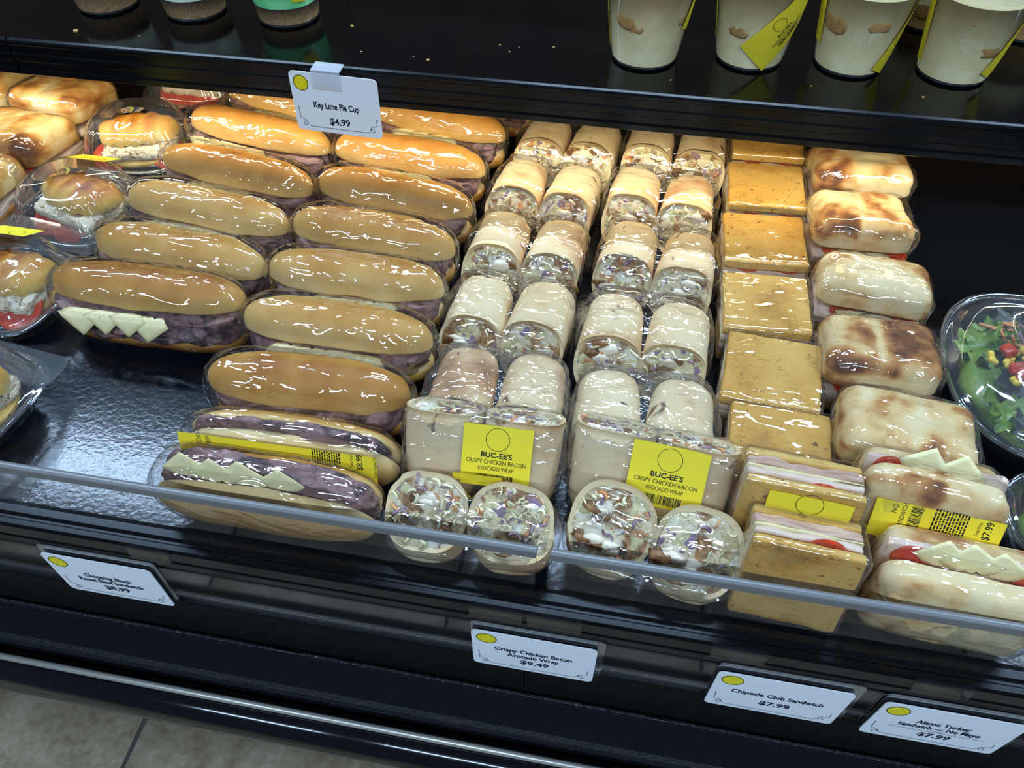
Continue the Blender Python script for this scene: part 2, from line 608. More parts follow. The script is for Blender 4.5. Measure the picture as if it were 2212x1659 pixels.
def rrect_outline(w, h, r, n=6):
    pts = []
    for cx, cy, a0 in ((w / 2 - r, h / 2 - r, 0), (-w / 2 + r, h / 2 - r, 90), (-w / 2 + r, -h / 2 + r, 180), (w / 2 - r, -h / 2 + r, 270)):
        for k in range(n + 1):
            a = math.radians(a0 + 90 * k / n)
            pts.append((cx + r * math.cos(a), cy + r * math.sin(a)))
    return pts


def plate_vf(w, h, r, t):
    o = rrect_outline(w, h, r)
    n = len(o)
    V = [(x, y, t / 2) for x, y in o] + [(x, y, -t / 2) for x, y in o]
    F = [tuple(range(n)), tuple(range(2 * n - 1, n - 1, -1))] + [(i, n + i, n + (i + 1) % n, (i + 1) % n) for i in range(n)]
    return np.array(V), F


# ------------------------------------------------------------------ the setting: floor and display case
X0, X1 = -1.6, 1.15
FLOOR_Z = -0.76
fl = mesh('floor', *box_vf(-2.4, 2.0, -1.6, 1.6, FLOOR_Z - 0.05, FLOOR_Z - 0.004), M['grout'], smooth=False)
tag(fl, 'beige mottled stone tile floor with dark grout', kind='structure')
TS = 0.50
tv, tf = rbox(TS - 0.007, TS - 0.007, 0.012, 0.003, 4, -0.012)
tile_me = None
for i in range(-4, 4):
    for j in range(-3, 2):
        if tile_me is None:
            t = mesh('tile', tv, tf, M['tile'], fl)
            tile_me = t.data
        else:
            t = bpy.data.objects.new('tile', tile_me)
            COL.objects.link(t)
            t.parent = fl
        t.location = (-0.748 + TS / 2 + i * TS, 0.1 + j * TS, FLOOR_Z)

case = empty('display_case', 'long black refrigerated display case with slate deck and textured front ledge', 'display case')
deck = mesh('deck', *box_vf(X0, X1, 0.322, 1.36, -0.03, 0.0), M['deck'], case, False)
mesh('back_wall', *box_vf(X0, X1, 1.36, 1.39, -0.76, 0.95), M['back'], case, False)
mesh('case_base', *box_vf(X0, X1, 0.40, 1.36, -0.76, -0.031), M['panel'], case, False)
SEAM = -0.047
for a, b in ((X0, SEAM - 0.0008), (SEAM + 0.0008, X1)):
    # vertical black front panel, slightly proud ridges where it meets the lip
    prof = [(0.322, -0.002), (0.322, -0.118), (0.318, -0.121), (0.318, -0.126), (0.322, -0.129), (0.324, -0.226), (0.335, -0.232), (0.395, -0.232), (0.395, -0.002)]
    mesh('front_panel', *extrude_x(prof, a, b), M['panel'], case, False)
lip = [(0.343, 0.0005), (0.343, 0.006), (0.338, 0.007), (0.330, 0.007), (0.327, 0.004), (0.3245, 0.004), (0.3225, 0.006), (0.317, 0.006), (0.3145, 0.003), (0.313, -0.010), (0.315, -0.013), (0.313, -0.016), (0.313, -0.026), (0.317, -0.029), (0.3215, -0.029), (0.3215, 0.0005)]
mesh('front_lip', *extrude_x(lip, X0, X1), M['rail'], case, False)
# textured ledge with a rolled crease at its back, soft front shoulder
ledge = [(0.40, -0.235), (0.327, -0.235), (0.324, -0.232), (0.3215, -0.230), (0.319, -0.232), (0.317, -0.2345), (0.282, -0.2345), (0.276, -0.236), (0.272, -0.240), (0.271, -0.262), (0.40, -0.262)]
mesh('front_ledge', *extrude_x(ledge, X0, X1), M['panel'], case, False)
nb = 900
xs = np.linspace(X0, X1, nb)
rr = 0.0012 + 0.0014 * np.clip(pnoise(np.stack([xs, 0 * xs, 0 * xs], 1), 45, 3) + 0.6 * pnoise(np.stack([xs, 0 * xs, 0 * xs], 1), 190, 5), 0, 1)
V = [(x, 0.3200 + r * math.cos(2 * PI * k / 6), -0.2318 + r * math.sin(2 * PI * k / 6)) for x, r in zip(xs, rr) for k in range(6)]
mesh('sealant_bead', V, grid_faces(nb, 6, False, True), mottled('old_sealant', 160, [(0.5, lin(14, 15, 18)), (0.62, lin(30, 32, 36)), (0.70, lin(150, 150, 148))], 0.3), case)
# bumper: groove, pale satin bead added as the edge highlight, glossy black rounded fascia
bump_prof = [(0.2665, -0.262), (0.2665, -0.243), (0.258, -0.242)]
for k in range(17):
    a = math.radians(88 + 112 * k / 16)
    bump_prof.append((0.251 + 0.026 * math.cos(a), -0.269 + 0.026 * math.sin(a)))
bump_prof += [(0.236, -0.296), (0.300, -0.296), (0.300, -0.262)]
mesh('bumper_fascia', *extrude_x(bump_prof, X0, X1), M['gloss'], case, True)
cyl = [(0.2545 + 0.0042 * math.cos(2 * PI * k / 14), -0.2372 + 0.0042 * math.sin(2 * PI * k / 14)) for k in range(14)]
mesh('highlight_bead', *extrude_x(cyl, X0, X1), M['satin'], case, True)

# clear acrylic strip in front of the panel, two lengths meeting at the seam
for a, b, lab in ((X0, SEAM - 0.001, 'clear acrylic strip on the case front below the roast beef rolls'), (SEAM + 0.001, X1, 'clear acrylic strip on the case front below the flatbread squares')):
    prof = [(0.3115, -0.030), (0.3115, -0.119), (0.3130, -0.119), (0.3130, -0.030)]
    o = mesh('acrylic_strip', *extrude_x(prof, a, b), M['acrylic'], None, False)
    tag(o, lab, 'tag strip', 'clear strips on the case front')
# little clear end clips on the lip
for x, w in ((-0.075, 0.052), (-0.018, 0.052), (-0.435, 0.045), (0.155, 0.05), (0.335, 0.05)):
    o = mesh('lip_clip', *extrude_x([(0.3155, 0.0068), (0.3115, 0.004), (0.3105, -0.014), (0.3120, -0.014), (0.3128, 0.003), (0.3160, 0.0062)], x - w / 2, x + w / 2), M['acrylic'], case, False)

# acrylic fence: two upright panes
for a, b, lab in ((X0, -0.040, 'clear acrylic fence pane in front of the roast beef rolls'), (-0.027, X1, 'clear acrylic fence pane in front of the flatbread squares')):
    f = empty('fence_pane', lab, 'glass pane', 'acrylic fence panes', loc=(0, 0.334, 0.0072))
    mesh('pane', *extrude_x([(-0.0035, 0), (0.0035, 0), (0.0035, 0.078), (-0.0035, 0.078)], a, b), M['acrylic'], f, False)
    ep = [(-0.0038, 0.0783), (0.0038, 0.0783)] + [(0.0038 * math.cos(math.radians(t)), 0.0868 + 0.0022 * math.sin(math.radians(t))) for t in range(0, 181, 20)]
    mesh('polished_edge', *extrude_x(ep, a, b), M['acrylic_edge'], f, False)

# shelf over the back of the deck
SY, SZ = 0.890, 0.23
shelf = empty('case_shelf', 'glossy black shelf carrying the dessert cups', 'shelf', loc=(0, SY, SZ))
mesh('shelf_board', *box_vf(X0, X1, 0.006, 0.468, -0.012, 0.0), M['shelf'], shelf, False)
rail = [(0.006, 0.0015), (0.004, 0.003), (0.0015, 0.003), (0.0, 0.0008), (-0.002, 0.0008), (-0.004, -0.001), (-0.004, -0.004), (-0.002, -0.006), (-0.002, -0.016), (-0.004, -0.018), (-0.004, -0.026), (-0.002, -0.028), (-0.002, -0.036), (-0.005, -0.038), (-0.005, -0.045), (-0.002, -0.047), (0.010, -0.047), (0.010, -0.043), (0.006, -0.040)]
for a, b in ((X0, -0.853), (-0.851, X1)):
    mesh('shelf_rail', *extrude_x(rail, a, b), M['rail'], shelf, False)
mesh('light_housing', *extrude_x([(0.020, -0.012), (0.020, -0.046), (0.050, -0.040), (0.054, -0.012)], X0, X1), M['card'], shelf, False)
shelf2 = empty('case_shelf', 'plain black unseen upper shelf added to shade the dessert cups', 'shelf', loc=(0, 1.20, 0.66))  # out of view, added for shade; depth lets light reach the back wall
mesh('shelf_board', *box_vf(X0, X1, 0, 0.159, -0.015, 0), M['shelf'], shelf2, False)
mesh('shelf_rail', *extrude_x([(-0.001, 0.003), (-0.006, 0.0), (-0.006, -0.04), (-0.001, -0.042)], X0, X1), M['rail'], shelf2, False)


# ------------------------------------------------------------------ labels and signs
def put_label(parent, w, h, prints, place, name='price_label', nu=16, nv=10, cut=None, labtxt=None):
    U = np.linspace(-w / 2, w / 2, nu)
    W = np.linspace(-h / 2, h / 2, nv)
    rnd = random.Random(len(prints) * 7 + int(w * 1e5))
    V = []
    for i, u in enumerate(U):
        for j, v in enumerate(W):
            if j == nv - 1:
                v += rnd.uniform(-0.0006, 0.0006)
            V.append(place(u, v, 0.0))
    s = mesh(name, V, grid_faces(nu, nv), M['paper'], parent)
    if labtxt:
        s['label'] = labtxt
    if prints:
        PV, PF, _ = join(prints)
        PV = [place(p[0], p[1], 0.00035) for p in PV]
        mesh('printing', PV, PF, M['ink'], s, False)
    return s


def barcode(cx, cy, w, h, rz=0, seed=1):
    rnd = random.Random(seed)
    parts, x = [], -w / 2
    while x < w / 2 - 0.0006:
        b = rnd.choice((0.0003, 0.0005, 0.0009))
        parts.append((np.array([(x, -h / 2, 0), (x + b, -h / 2, 0), (x + b, h / 2, 0), (x, h / 2, 0)]), [(0, 1, 2, 3)]))
        x += b + rnd.choice((0.0004, 0.0006, 0.0009))
    V, F, _ = join(parts)
    return xf((V, F), cx, cy, rz)


def smallprint(cx, cy, w, h, rows, rz=0, seed=1):
    """rows of print too small to read"""
    rnd = random.Random(seed)
    parts = []
    for k in range(rows):
        y = h / 2 - (k + 0.5) * h / rows
        x = -w / 2
        while x < w / 2 - 0.001:
            b = rnd.uniform(0.0015, 0.005)
            b = min(b, w / 2 - x)
            t = h / rows * 0.26
            parts.append((np.array([(x, y - t, 0), (x + b, y - t, 0), (x + b, y + t, 0), (x, y + t, 0)]), [(0, 1, 2, 3)]))
            x += b + 0.0009
    V, F, _ = join(parts)
    return xf((V, F), cx, cy, rz)


def deli_prints(lines, s=1.0, dy=0.0, rz=0, dx=0.0):
    """round emblem frame, shop name, product name, barcode"""
    P = [xf(ring_vf(0.0115 * s, 0.0005 * s), 0, 0.017 * s), xf(text_vf("BUC-EE'S", 0.0052 * s, 0.030 * s, 0.02), 0, 0.0015 * s)]
    y = -0.0055 * s
    for ln in lines:
        P.append(xf(text_vf(ln, 0.0042 * s, 0.0029 * s * len(ln)), 0, y))
        y -= 0.0066 * s
    P.append(barcode(0, y - 0.004 * s, 0.036 * s, 0.009 * s))
    return [xf(p, dx, dy, rz) if rz == 0 else xf(xf(p, 0, 0, rz), dx, dy) for p in P]


def plane_place(o, ux, uy, bend=0.0, curl=0.0, w=0.1):
    o, ux, uy = Vector(o), Vector(ux).normalized(), Vector(uy).normalized()
    n = ux.cross(uy)

    def f(u, v, off):
        return o + ux * u + uy * v + n * (off - bend * u * u + curl * math.sin(u * 40))
    return f


def cyl_place(axis_o, r, th0, n_x=1.0):
    """wraps v around a horizontal cylinder along local x; th0 angle of the label centre"""
    ox, oy, oz = axis_o

    def f(u, v, off):
        a = th0 + v / r
        return (ox + u * n_x, oy + (r + off) * math.cos(a), oz + (r + off) * math.sin(a))
    return f


def flourish(w, h):
    pts = [(-w / 2, h * 0.42 - h / 2), (-w / 2 + 0.001, -h / 2 + 0.013)]
    curl = []
    for k in range(22):
        t = k / 21
        a = math.radians(100 - 430 * t)
        r = 0.0035
        curl.append((-w / 2 + 0.005 + r * math.cos(a) * (1 - 0.25 * t) + 0.003 * t, -h / 2 + 0.0085 + r * math.sin(a) - 0.004 * t))
    left = pts + curl + [(-w / 2 + 0.0125, -h / 2 + 0.0025)]
    right = [(-x, y) for x, y in left[1:]][::-1]
    return left + right[:-2] + [(w / 2, -h / 2 + 0.013), (w / 2, -h / 2 + 0.022)]


def sign(name, label, loc, R, w, h, lines, price, price_y, small=None, bold=0.028):
    root = empty(name, label, 'sign', loc=loc, M=R)
    mesh('card', *plate_vf(w, h, 0.006, 0.0012), M['card'], root, False)
    b = 0.017 * h / 0.082 / 2 + 0.002
    cx, cy = -w / 2 + b + 0.005, h / 2 - b - 0.004
    k = 40
    disc = np.array([(b * math.cos(2 * PI * i / k), b * math.sin(2 * PI * i / k), 0) for i in range(k)])
    bd = mesh('badge', *xf((disc, [tuple(range(k))]), cx, cy, 0, 0.0009), M['badge_yellow'], root, False)
    mesh('badge_ring', *xf(ring_vf(b, 0.0009), cx, cy, 0, 0.0012), M['badge_ring'], bd, False)
    P = []
    for s, hh, ww, y, x in lines:
        P.append(xf(text_vf(s, hh, ww, bold), x, y, 0, 0.0009))
    P.append(xf(text_vf(price, 0.0095 * h / 0.082, None, bold), 0.002, price_y, 0, 0.0009))
    V, F, _ = join(P)
    mesh('lettering', V, F, M['navy_ink'], root, False)
    fl_ = line_vf(flourish(w * 0.90, h * 0.90), 0.0006)
    mesh('border_line', *xf(fl_, 0, 0, 0, 0.0009), M['ink'], root, False)
    if small:
        P = [xf(p, 0, 0, 0, 0.0009) for p in small]
        V, F, _ = join(P)
        mesh('small_lettering', V, F, M['ink'], root, False)
    return root


RUP = rot(90, 0, 0)
sw, sh = 0.127, 0.083
holder = lambda root, w, h, dx, dy: mesh('clear_holder', *xf(plate_vf(w, h, 0.006, 0.001), dx, dy, 0, -0.0035), M['clear'], root, False)
SG = []
SG.append(sign('price_sign', 'white price sign reading Chopping Block Roast Beef Sandwich $8.99', (-0.506, 0.3075, -0.073), rot(90, 0, 0), sw, sh,
     [('Chopping Block', 0.0078, 0.056, 0.0045, 0.0), ('Roast Beef Sandwich', 0.0078, 0.076, -0.006, 0.0)], '$8.99', -0.0195))
SG.append(sign('price_sign', 'white price sign reading Crispy Chicken Bacon Avocado Wrap $9.49', (-0.036, 0.3075, -0.077), rot(90, 0, 0), sw, sh,
     [('Crispy Chicken Bacon', 0.0080, 0.080, 0.0065, 0.0), ('Avocado Wrap', 0.0080, 0.054, -0.005, 0.0)], '$9.49', -0.019))
SG.append(sign('price_sign', 'white price sign reading Chipotle Club Sandwich $7.99', (0.207, 0.3075, -0.075), rot(90, 0, 0), sw, sh,
     [('Chipotle Club Sandwich', 0.0080, 0.088, 0.003, 0.0)], '$7.99', -0.0165))
SG.append(sign('price_sign', 'white price sign reading Alamo Turkey Sandwich No Mayo $7.99', (0.362, 0.3075, -0.079), rot(90, 0, 0), sw, sh,
     [('Alamo Turkey', 0.0080, 0.050, 0.010, 0.0), ('Sandwich \u2014 No Mayo', 0.0080, 0.076, -0.001, 0.0)], '$7.99', -0.0195,
     small=[xf(text_vf('INGREDIENTS', 0.0016, 0.018), 0, -0.0075), xf(text_vf('Ciabatta Bun, Jalapenos, Turkey, Tomatoes, Pepper Jack Cheese', 0.0019, 0.088), 0, -0.0105)]))
for r_ in SG:
    holder(r_, sw + 0.008, sh + 0.004, 0.003, 0.010)
kl = sign('price_sign', 'white price sign reading Key Lime Pie Cup $4.99 clipped to the shelf', (-0.386, 0.862, 0.195), rot(86, 0, -3), 0.118, 0.078,
     [('Key Lime Pie Cup', 0.0085, 0.062, -0.002, 0.0)], '$4.99', -0.0225)
cl = extrude_x([(0.043, -0.0012), (0.043, 0.002), (0.024, 0.003), (0.020, 0.0022), (0.020, 0.0030), (0.0243, 0.0038), (0.0438, 0.0028), (0.047, -0.016), (0.0462, -0.016), (0.0425, -0.0012)], -0.027, 0.011)
mesh('clip', cl[0], cl[1], film_mat('milky_clip', 12, 0.05, 0.32, 1.2, 0.1), kl, False)


# ------------------------------------------------------------------ food builders
def loaf(L, W, ht, hb, zc, nu=44, nv=28, p=4.0, q=2.2, e=2.3, eb=3.0, bend=0.0):
    t = np.linspace(-1, 1, nu)
    s = np.sin(PI / 2 * t) * 0.9995
    r = np.maximum(1 - np.abs(s) ** p, 1e-5) ** (1 / q)
    V, zn = [], []
    for i in range(nu):
        for j in range(nv):
            a = 2 * PI * j / nv
            c, sn = math.cos(a), math.sin(a)
            y = W / 2 * math.copysign(abs(c) ** (2 / e), c) * r[i]
            ee = e if sn >= 0 else eb
            z = (ht if sn >= 0 else hb) * math.copysign(abs(sn) ** (2 / ee), sn) * r[i] ** 0.7
            V.append((L / 2 * s[i], y + bend * s[i] ** 2, zc + z))
            zn.append(z / ht if sn >= 0 else z / max(hb, 1e-6) * 0.2)
    F = grid_faces(nu, nv, False, True)
    F.append(tuple(range(nv))[::-1])
    F.append(tuple(range((nu - 1) * nv, nu * nv)))
    F = [f[::-1] for f in F]
    return np.array(V), F, np.array(zn)


def rx_pts(V, ang, oy, oz):
    c, s = math.cos(math.radians(ang)), math.sin(math.radians(ang))
    W = V.copy()
    W[:, 1] = oy + (V[:, 1] - oy) * c - (V[:, 2] - oz) * s
    W[:, 2] = oz + (V[:, 1] - oy) * s + (V[:, 2] - oz) * c
    return W


def cheese_corner(parent, xc, yf, z, side=0.034, droop=0.8, ang=45, th=0.0018, keep=0.010):
    n = 7
    t = np.linspace(-side / 2, side / 2, n)
    V = []
    ca, sa = math.cos(math.radians(ang)), math.sin(math.radians(ang))
    for layer in (0, 1):
        for a in t:
            for b in t:
                x = a * ca - b * sa
                y = min(a * sa + b * ca, keep)
                yy = yf + y
                zz = z - layer * th
                if y < 0:
                    k = -y
                    yy = yf - k * (1 - droop * 0.75)
                    zz = z - layer * th - k * droop
                    yy -= (1 - layer) * th * droop
                V.append((xc + x, yy, zz))
    F = grid_faces(n, n)
    F2 = [tuple(i + n * n for i in f[::-1]) for f in F]
    E = []
    ring = [i for i in range(n)] + [i * n + n - 1 for i in range(1, n)] + [(n - 1) * n + j for j in range(n - 2, -1, -1)] + [i * n for i in range(n - 2, 0, -1)]
    for k in range(len(ring)):
        a, b = ring[k], ring[(k + 1) % len(ring)]
        E.append((a, b, b + n * n, a + n * n))
    return mesh('cheese_slice', V, F + F2 + E, M['cheese'], parent, True)


def baguette(loc, R, label, L=0.24, W=0.082, seed=0, tone=0.0, cheese=4, droop=0.75, open_=9, cheese_x=0.0, film=True, group='wrapped roast beef rolls', paper=None, meat=0.9, lift=0.0, gap=0.0):
    rnd = random.Random(seed)
    root = empty('roast_beef_roll', label, 'sandwich', group, loc, R)
    # bottom half
    V, F, zn = loaf(L * 0.985, W * 1.0, 0.008, 0.026, 0.027, p=3.4, e=3.0, eb=2.5)
    V[:, 1] = np.maximum(V[:, 1], -W / 2 + lift * 0.8 + 0.3 * (V[:, 1] + W / 2))
    nz = fbm(V, 28, seed, 2)
    V = V + np.stack([0 * nz, 0.0012 * nz, 0.0008 * nz], 1)
    mesh('bottom_bun', V, F, M['crust'], root, attrs={'bake': np.clip(0.48 + 0.25 * (V[:, 2] < 0.02) - 0.5 * (V[:, 2] > 0.031) + tone, 0, 1)})
    # beef: folded slices pushed together
    V, F = rbox(L * meat, W * 0.95, 0.026 + gap, 0.009, 26, 0.026)
    n1 = fbm(V * [1, 1, 1.6], 42, seed + 3, 3)
    n1 = n1 + 0.8 - 1.6 * np.abs(pnoise(V * [1, 1.5, 2.0], 55, seed + 5))
    nn = normals(V, F)
    V = V + nn * (n1 * 0.0042)[:, None]
    V[:, 1] -= 0.004 * (V[:, 1] < 0) * (1 + 0.6 * pnoise(V * [1, 0, 0], 40, seed + 9))
    V[:, 1] *= np.sqrt(np.clip(1 - (np.abs(V[:, 0]) / (L * 0.485)) ** 4, 0.05, 1))
    V[:, 1] -= lift * (V[:, 1] < 0) * (0.7 + 0.3 * np.sin(V[:, 0] * 30))
    mesh('roast_beef', V, F, M['beef'], root)
    # cheese corners
    for k in range(cheese):
        x = cheese_x + (k - (cheese - 1) / 2) * 0.030 + rnd.uniform(-0.004, 0.004)
        cheese_corner(root, x, -W * 0.5 - 0.004 - rnd.uniform(0, 0.002), 0.0535 + gap + (0.004 if gap > 0 else 0) + 0.0008 * (k % 3), 0.036 + rnd.uniform(-0.003, 0.004), droop, 45 + rnd.uniform(-9, 9))
    # top half
    V, F, zn = loaf(L, W * 0.92, 0.036, 0.006, 0.050 + gap, p=3.2, q=2.1, e=2.25, bend=rnd.uniform(-0.004, 0.004))
    V[:, 1] += W * 0.03
    nz = fbm(V, 26, seed + 5, 3)
    yc = W * (0.10 + 0.12 * rnd.random()) + 0.004 * np.sin(V[:, 0] * 18 + seed)
    g = np.exp(-((V[:, 1] - yc) / 0.0035) ** 2) * (zn > 0.2) * (np.abs(V[:, 0]) < L * 0.40)
    V = V + np.stack([0 * nz, 0.0010 * nz, 0.0013 * nz], 1)
    V[:, 2] -= 0.0030 * g * (0.5 + 0.5 * pnoise(V * [1, 0, 0], 30, seed + 2))
    band = np.exp(-((V[:, 1] - yc - 0.010) / 0.008) ** 2) * (zn > 0.3)
    V = rx_pts(V, -open_, W * 0.42, 0.047 + gap)
    bake = np.clip(0.22 + 0.42 * np.clip(zn, -0.2, 1) ** 0.8 + 0.10 * nz - 0.35 * g + tone - 0.14 * band + 0.12 * (np.abs(V[:, 0]) / (L / 2)) ** 3, 0, 1) if False else \
        np.clip(0.26 + 0.40 * np.clip(zn, 0, 1) + 0.08 * nz - 0.10 * g + tone - 0.22 * band + 0.18 * np.exp(-((V[:, 1] - yc - 0.022) / 0.007) ** 2) * (zn > 0.2), 0, 1)
    mesh('top_bun', V, F, M['crust'], root, attrs={'bake': bake})
    if film:
        V, F, zn = loaf(L + 0.010, W + 0.013, 0.047 + gap / 2, 0.042 + gap / 2, 0.043 + gap / 2, 70, 44, 4.6, 2.1, 2.4, 3.4)
        k_ = np.clip((V[:, 2] - 0.034) / 0.02, 0, 1)
        V = V + (rx_pts(V, -open_, W * 0.42, 0.047 + gap) - V) * k_[:, None]
        V[:, 1] -= np.where(V[:, 1] < 0, lift * 0.9, 0)
        nz = fbm(V * [0.5, 1, 1], 50, seed + 7, 3)
        nn = normals(V, F)
        V = V + nn * (np.abs(nz) * 0.0022)[:, None]
        V[:, 2] = np.maximum(V[:, 2], 0.0002)
        mesh('cling_film', V, F, M['film'], root)
    return root


def ciabatta(loc, R, label, w=0.128, d=0.098, seed=0, mat='ciabatta', tomatoes=(-0.03, 0.035), cheese=(-0.005, 0.025), open_=5, group='wrapped ciabatta sandwiches', droop=0.55, tone=0.0, film=True, cat='sandwich', fill=True, cs=0.034):
    rnd = random.Random(seed)
    root = empty('ciabatta_sandwich', label, cat, group, loc, R)
    V, F = rbox(w * 0.97, d * 0.97, 0.040, 0.014, 18)
    V[:, 2] = np.minimum(V[:, 2], 0.027)
    nz = fbm(V, 22, seed, 3)
    V = V + normals(V, F) * (0.0016 * nz)[:, None]
    mesh('bottom_bread', V, F, M[mat], root, attrs={'bake': np.clip(0.25 + 0.5 * nz + tone, 0, 1)})
    V, F = rbox(w * 0.98, d * 1.0, 0.014, 0.005, 14, 0.0245)
    nz = fbm(V * [1, 1, 2], 50, seed + 2, 2)
    V = V + normals(V, F) * (0.0022 * nz)[:, None]
    mesh('turkey', V, F, M['turkey'], root)
    for x in tomatoes:
        k = 20
        r = 0.017 + rnd.uniform(-0.002, 0.002)
        tv = [(r * math.cos(2 * PI * i / k) * sc, r * math.sin(2 * PI * i / k) * sc, z) for sc, z in ((0.0, 0.0055), (0.85, 0.0055), (1, 0.004), (1, 0.0015), (0.85, 0), (0, 0)) for i in range(k)]
        tvv = np.array(tv) + np.array([x, -d / 2 + r * 0.88, 0.037])
        mesh('tomato_slice', tvv, [f[::-1] for f in grid_faces(6, k, False, True)], M['tomato'], root)
    for x in cheese:
        cheese_corner(root, x + rnd.uniform(-0.003, 0.003), -d / 2 + 0.001, 0.0445 + rnd.uniform(0, 0.001), cs + rnd.uniform(-0.004, 0.004), droop, 45 + rnd.uniform(-14, 14))
    V, F = rbox(w, d, 0.052, 0.019, 26, 0.0265)
    nz = fbm(V, 20, seed + 4, 3)
    n2 = fbm(V, 60, seed + 6, 2)
    dome = np.clip(1 - (V[:, 0] / (w / 2)) ** 2, 0, 1) * np.clip(1 - (V[:, 1] / (d / 2)) ** 2, 0, 1)
    top = (V[:, 2] > 0.06)
    V = V + normals(V, F) * (0.0022 * nz + 0.0006 * n2)[:, None]
    xc = rnd.uniform(-0.008, 0.012) + 0.3 * V[:, 1] * rnd.uniform(-0.5, 0.5)
    g = np.exp(-((V[:, 0] - xc) / 0.006) ** 2)
    V[:, 2] += top * (0.005 * dome - 0.0020 * g)
    V[:, 2] = np.maximum(V[:, 2], 0.0425)
    V = rx_pts(V, -open_, d * 0.45, 0.043)
    bake = np.clip(0.40 + 0.55 * nz + 0.25 * n2 - 0.5 * g * top + tone - 0.22 * (~top), 0, 1)
    mesh('top_bread', V, F, M[mat], root, attrs={'bake': bake})
    if film:
        V, F = rbox(w + 0.008, d + 0.008, 0.088, 0.026, 30)
        V[:, 2] += (V[:, 2] > 0.05) * (-V[:, 1] * 0.09)
        nz = fbm(V, 34, seed + 7, 3)
        V = V + normals(V, F) * (np.abs(nz) * 0.0030)[:, None]
        V[:, 2] = np.maximum(V[:, 2], 0.0002)
        mesh('cling_film', V, F, M['film'], root)
    return root


def club(loc, R, label, s=0.104, seed=0, tone=0.0, group='wrapped flatbread squares', tomato=True):
    rnd = random.Random(seed)
    root = empty('club_sandwich', label, 'sandwich', group, loc, R)

    def slab(name, z, h, mat, sc=1.0, amp=0.0006, r=0.004, attr=True, fr=50, n=12):
        V, F = rbox(s * sc, s * sc, h, r, n, z)
        nz = fbm(V, fr, seed + int(z * 1e4), 3)
        V = V + normals(V, F) * (amp * nz)[:, None]
        V[:, 0] += V[:, 1] * 0.03
        b = np.clip(0.58 + 0.25 * fbm(V, 16, seed, 2) - 0.35 * ((V[:, 2] > z + 0.003) & (V[:, 2] < z + h - 0.003)) + tone, 0, 1)
        return mesh(name, V, F, M[mat], root, attrs={'bake': b} if attr else None)
    slab('bottom_bread', 0.0005, 0.0135, 'club')
    slab('ham', 0.0135, 0.015, 'ham', 1.0, 0.0022, 0.004, False, 90)
    slab('cheese_slice', 0.0285, 0.0035, 'cheese', 0.99, 0.0008, 0.0015, False)
    slab('turkey', 0.0315, 0.009, 'turkey', 0.98, 0.0014, 0.003, False, 90)
    if tomato:
        for x, y in ((0.018, 0.030), (-0.022, -0.03), (0.03, -0.028)):
            k = 18
            r = 0.022
            tv = [(x + r * math.cos(2 * PI * i / k) * c, y + r * math.sin(2 * PI * i / k) * c, z) for c, z in ((0, 0.0455), (1, 0.0455), (1, 0.0405), (0, 0.0405)) for i in range(k)]
            mesh('tomato_slice', tv, [f[::-1] for f in grid_faces(4, k, False, True)], M['tomato'], root, False)
    slab('top_bread', 0.0445, 0.0135, 'club', 1.0, 0.0009, 0.0035, n=20)
    V, F = rbox(s + 0.006, s + 0.006, 0.0605, 0.006, 26)
    V[:, 0] += V[:, 1] * 0.03
    nz = fbm(V, 40, seed + 7, 3)
    V = V + normals(V, F) * (np.abs(nz) * 0.0016)[:, None]
    V[:, 2] = np.maximum(V[:, 2], 0.0002)
    mesh('cling_film', V, F, M['film_tight'], root)
    return root


def lump(c, r, seed, sub=2, sq=(1, 1, 1)):
    U, F = unit_cube(3)
    P = U / np.linalg.norm(U, axis=1, keepdims=True)
    n = fbm(P, 1.6, seed, 2)
    P = P * (1 + 0.28 * n)[:, None] * np.array(sq) * r + np.array(c)
    return P, F


def shred(c, d, L, w, seed):
    """a small bent strip"""
    rnd = random.Random(seed)
    d = np.array(d, float)
    d /= np.linalg.norm(d)
    up = np.array([0, -1.0, 0])
    s = np.cross(d, up)
    s /= max(np.linalg.norm(s), 1e-6)
    V, n = [], 5
    k = rnd.uniform(-1.6, 1.6)
    for i in range(n):
        t = i / (n - 1) - 0.5
        o = np.array(c) + d * t * L + s * k * L * (t * t) + up * 0.0006 * (1 - 4 * t * t)
        for a, b in ((-1, 0), (1, 0), (1, 1), (-1, 1)):
            V.append(o + s * a * w / 2 + up * b * w * 0.7)
    F = [(4 * i + j, 4 * i + (j + 1) % 4, 4 * i + 4 + (j + 1) % 4, 4 * i + 4 + j) for i in range(n - 1) for j in range(4)]
    F += [(3, 2, 1, 0), tuple(range(4 * n - 4, 4 * n))]
    return np.array(V), F


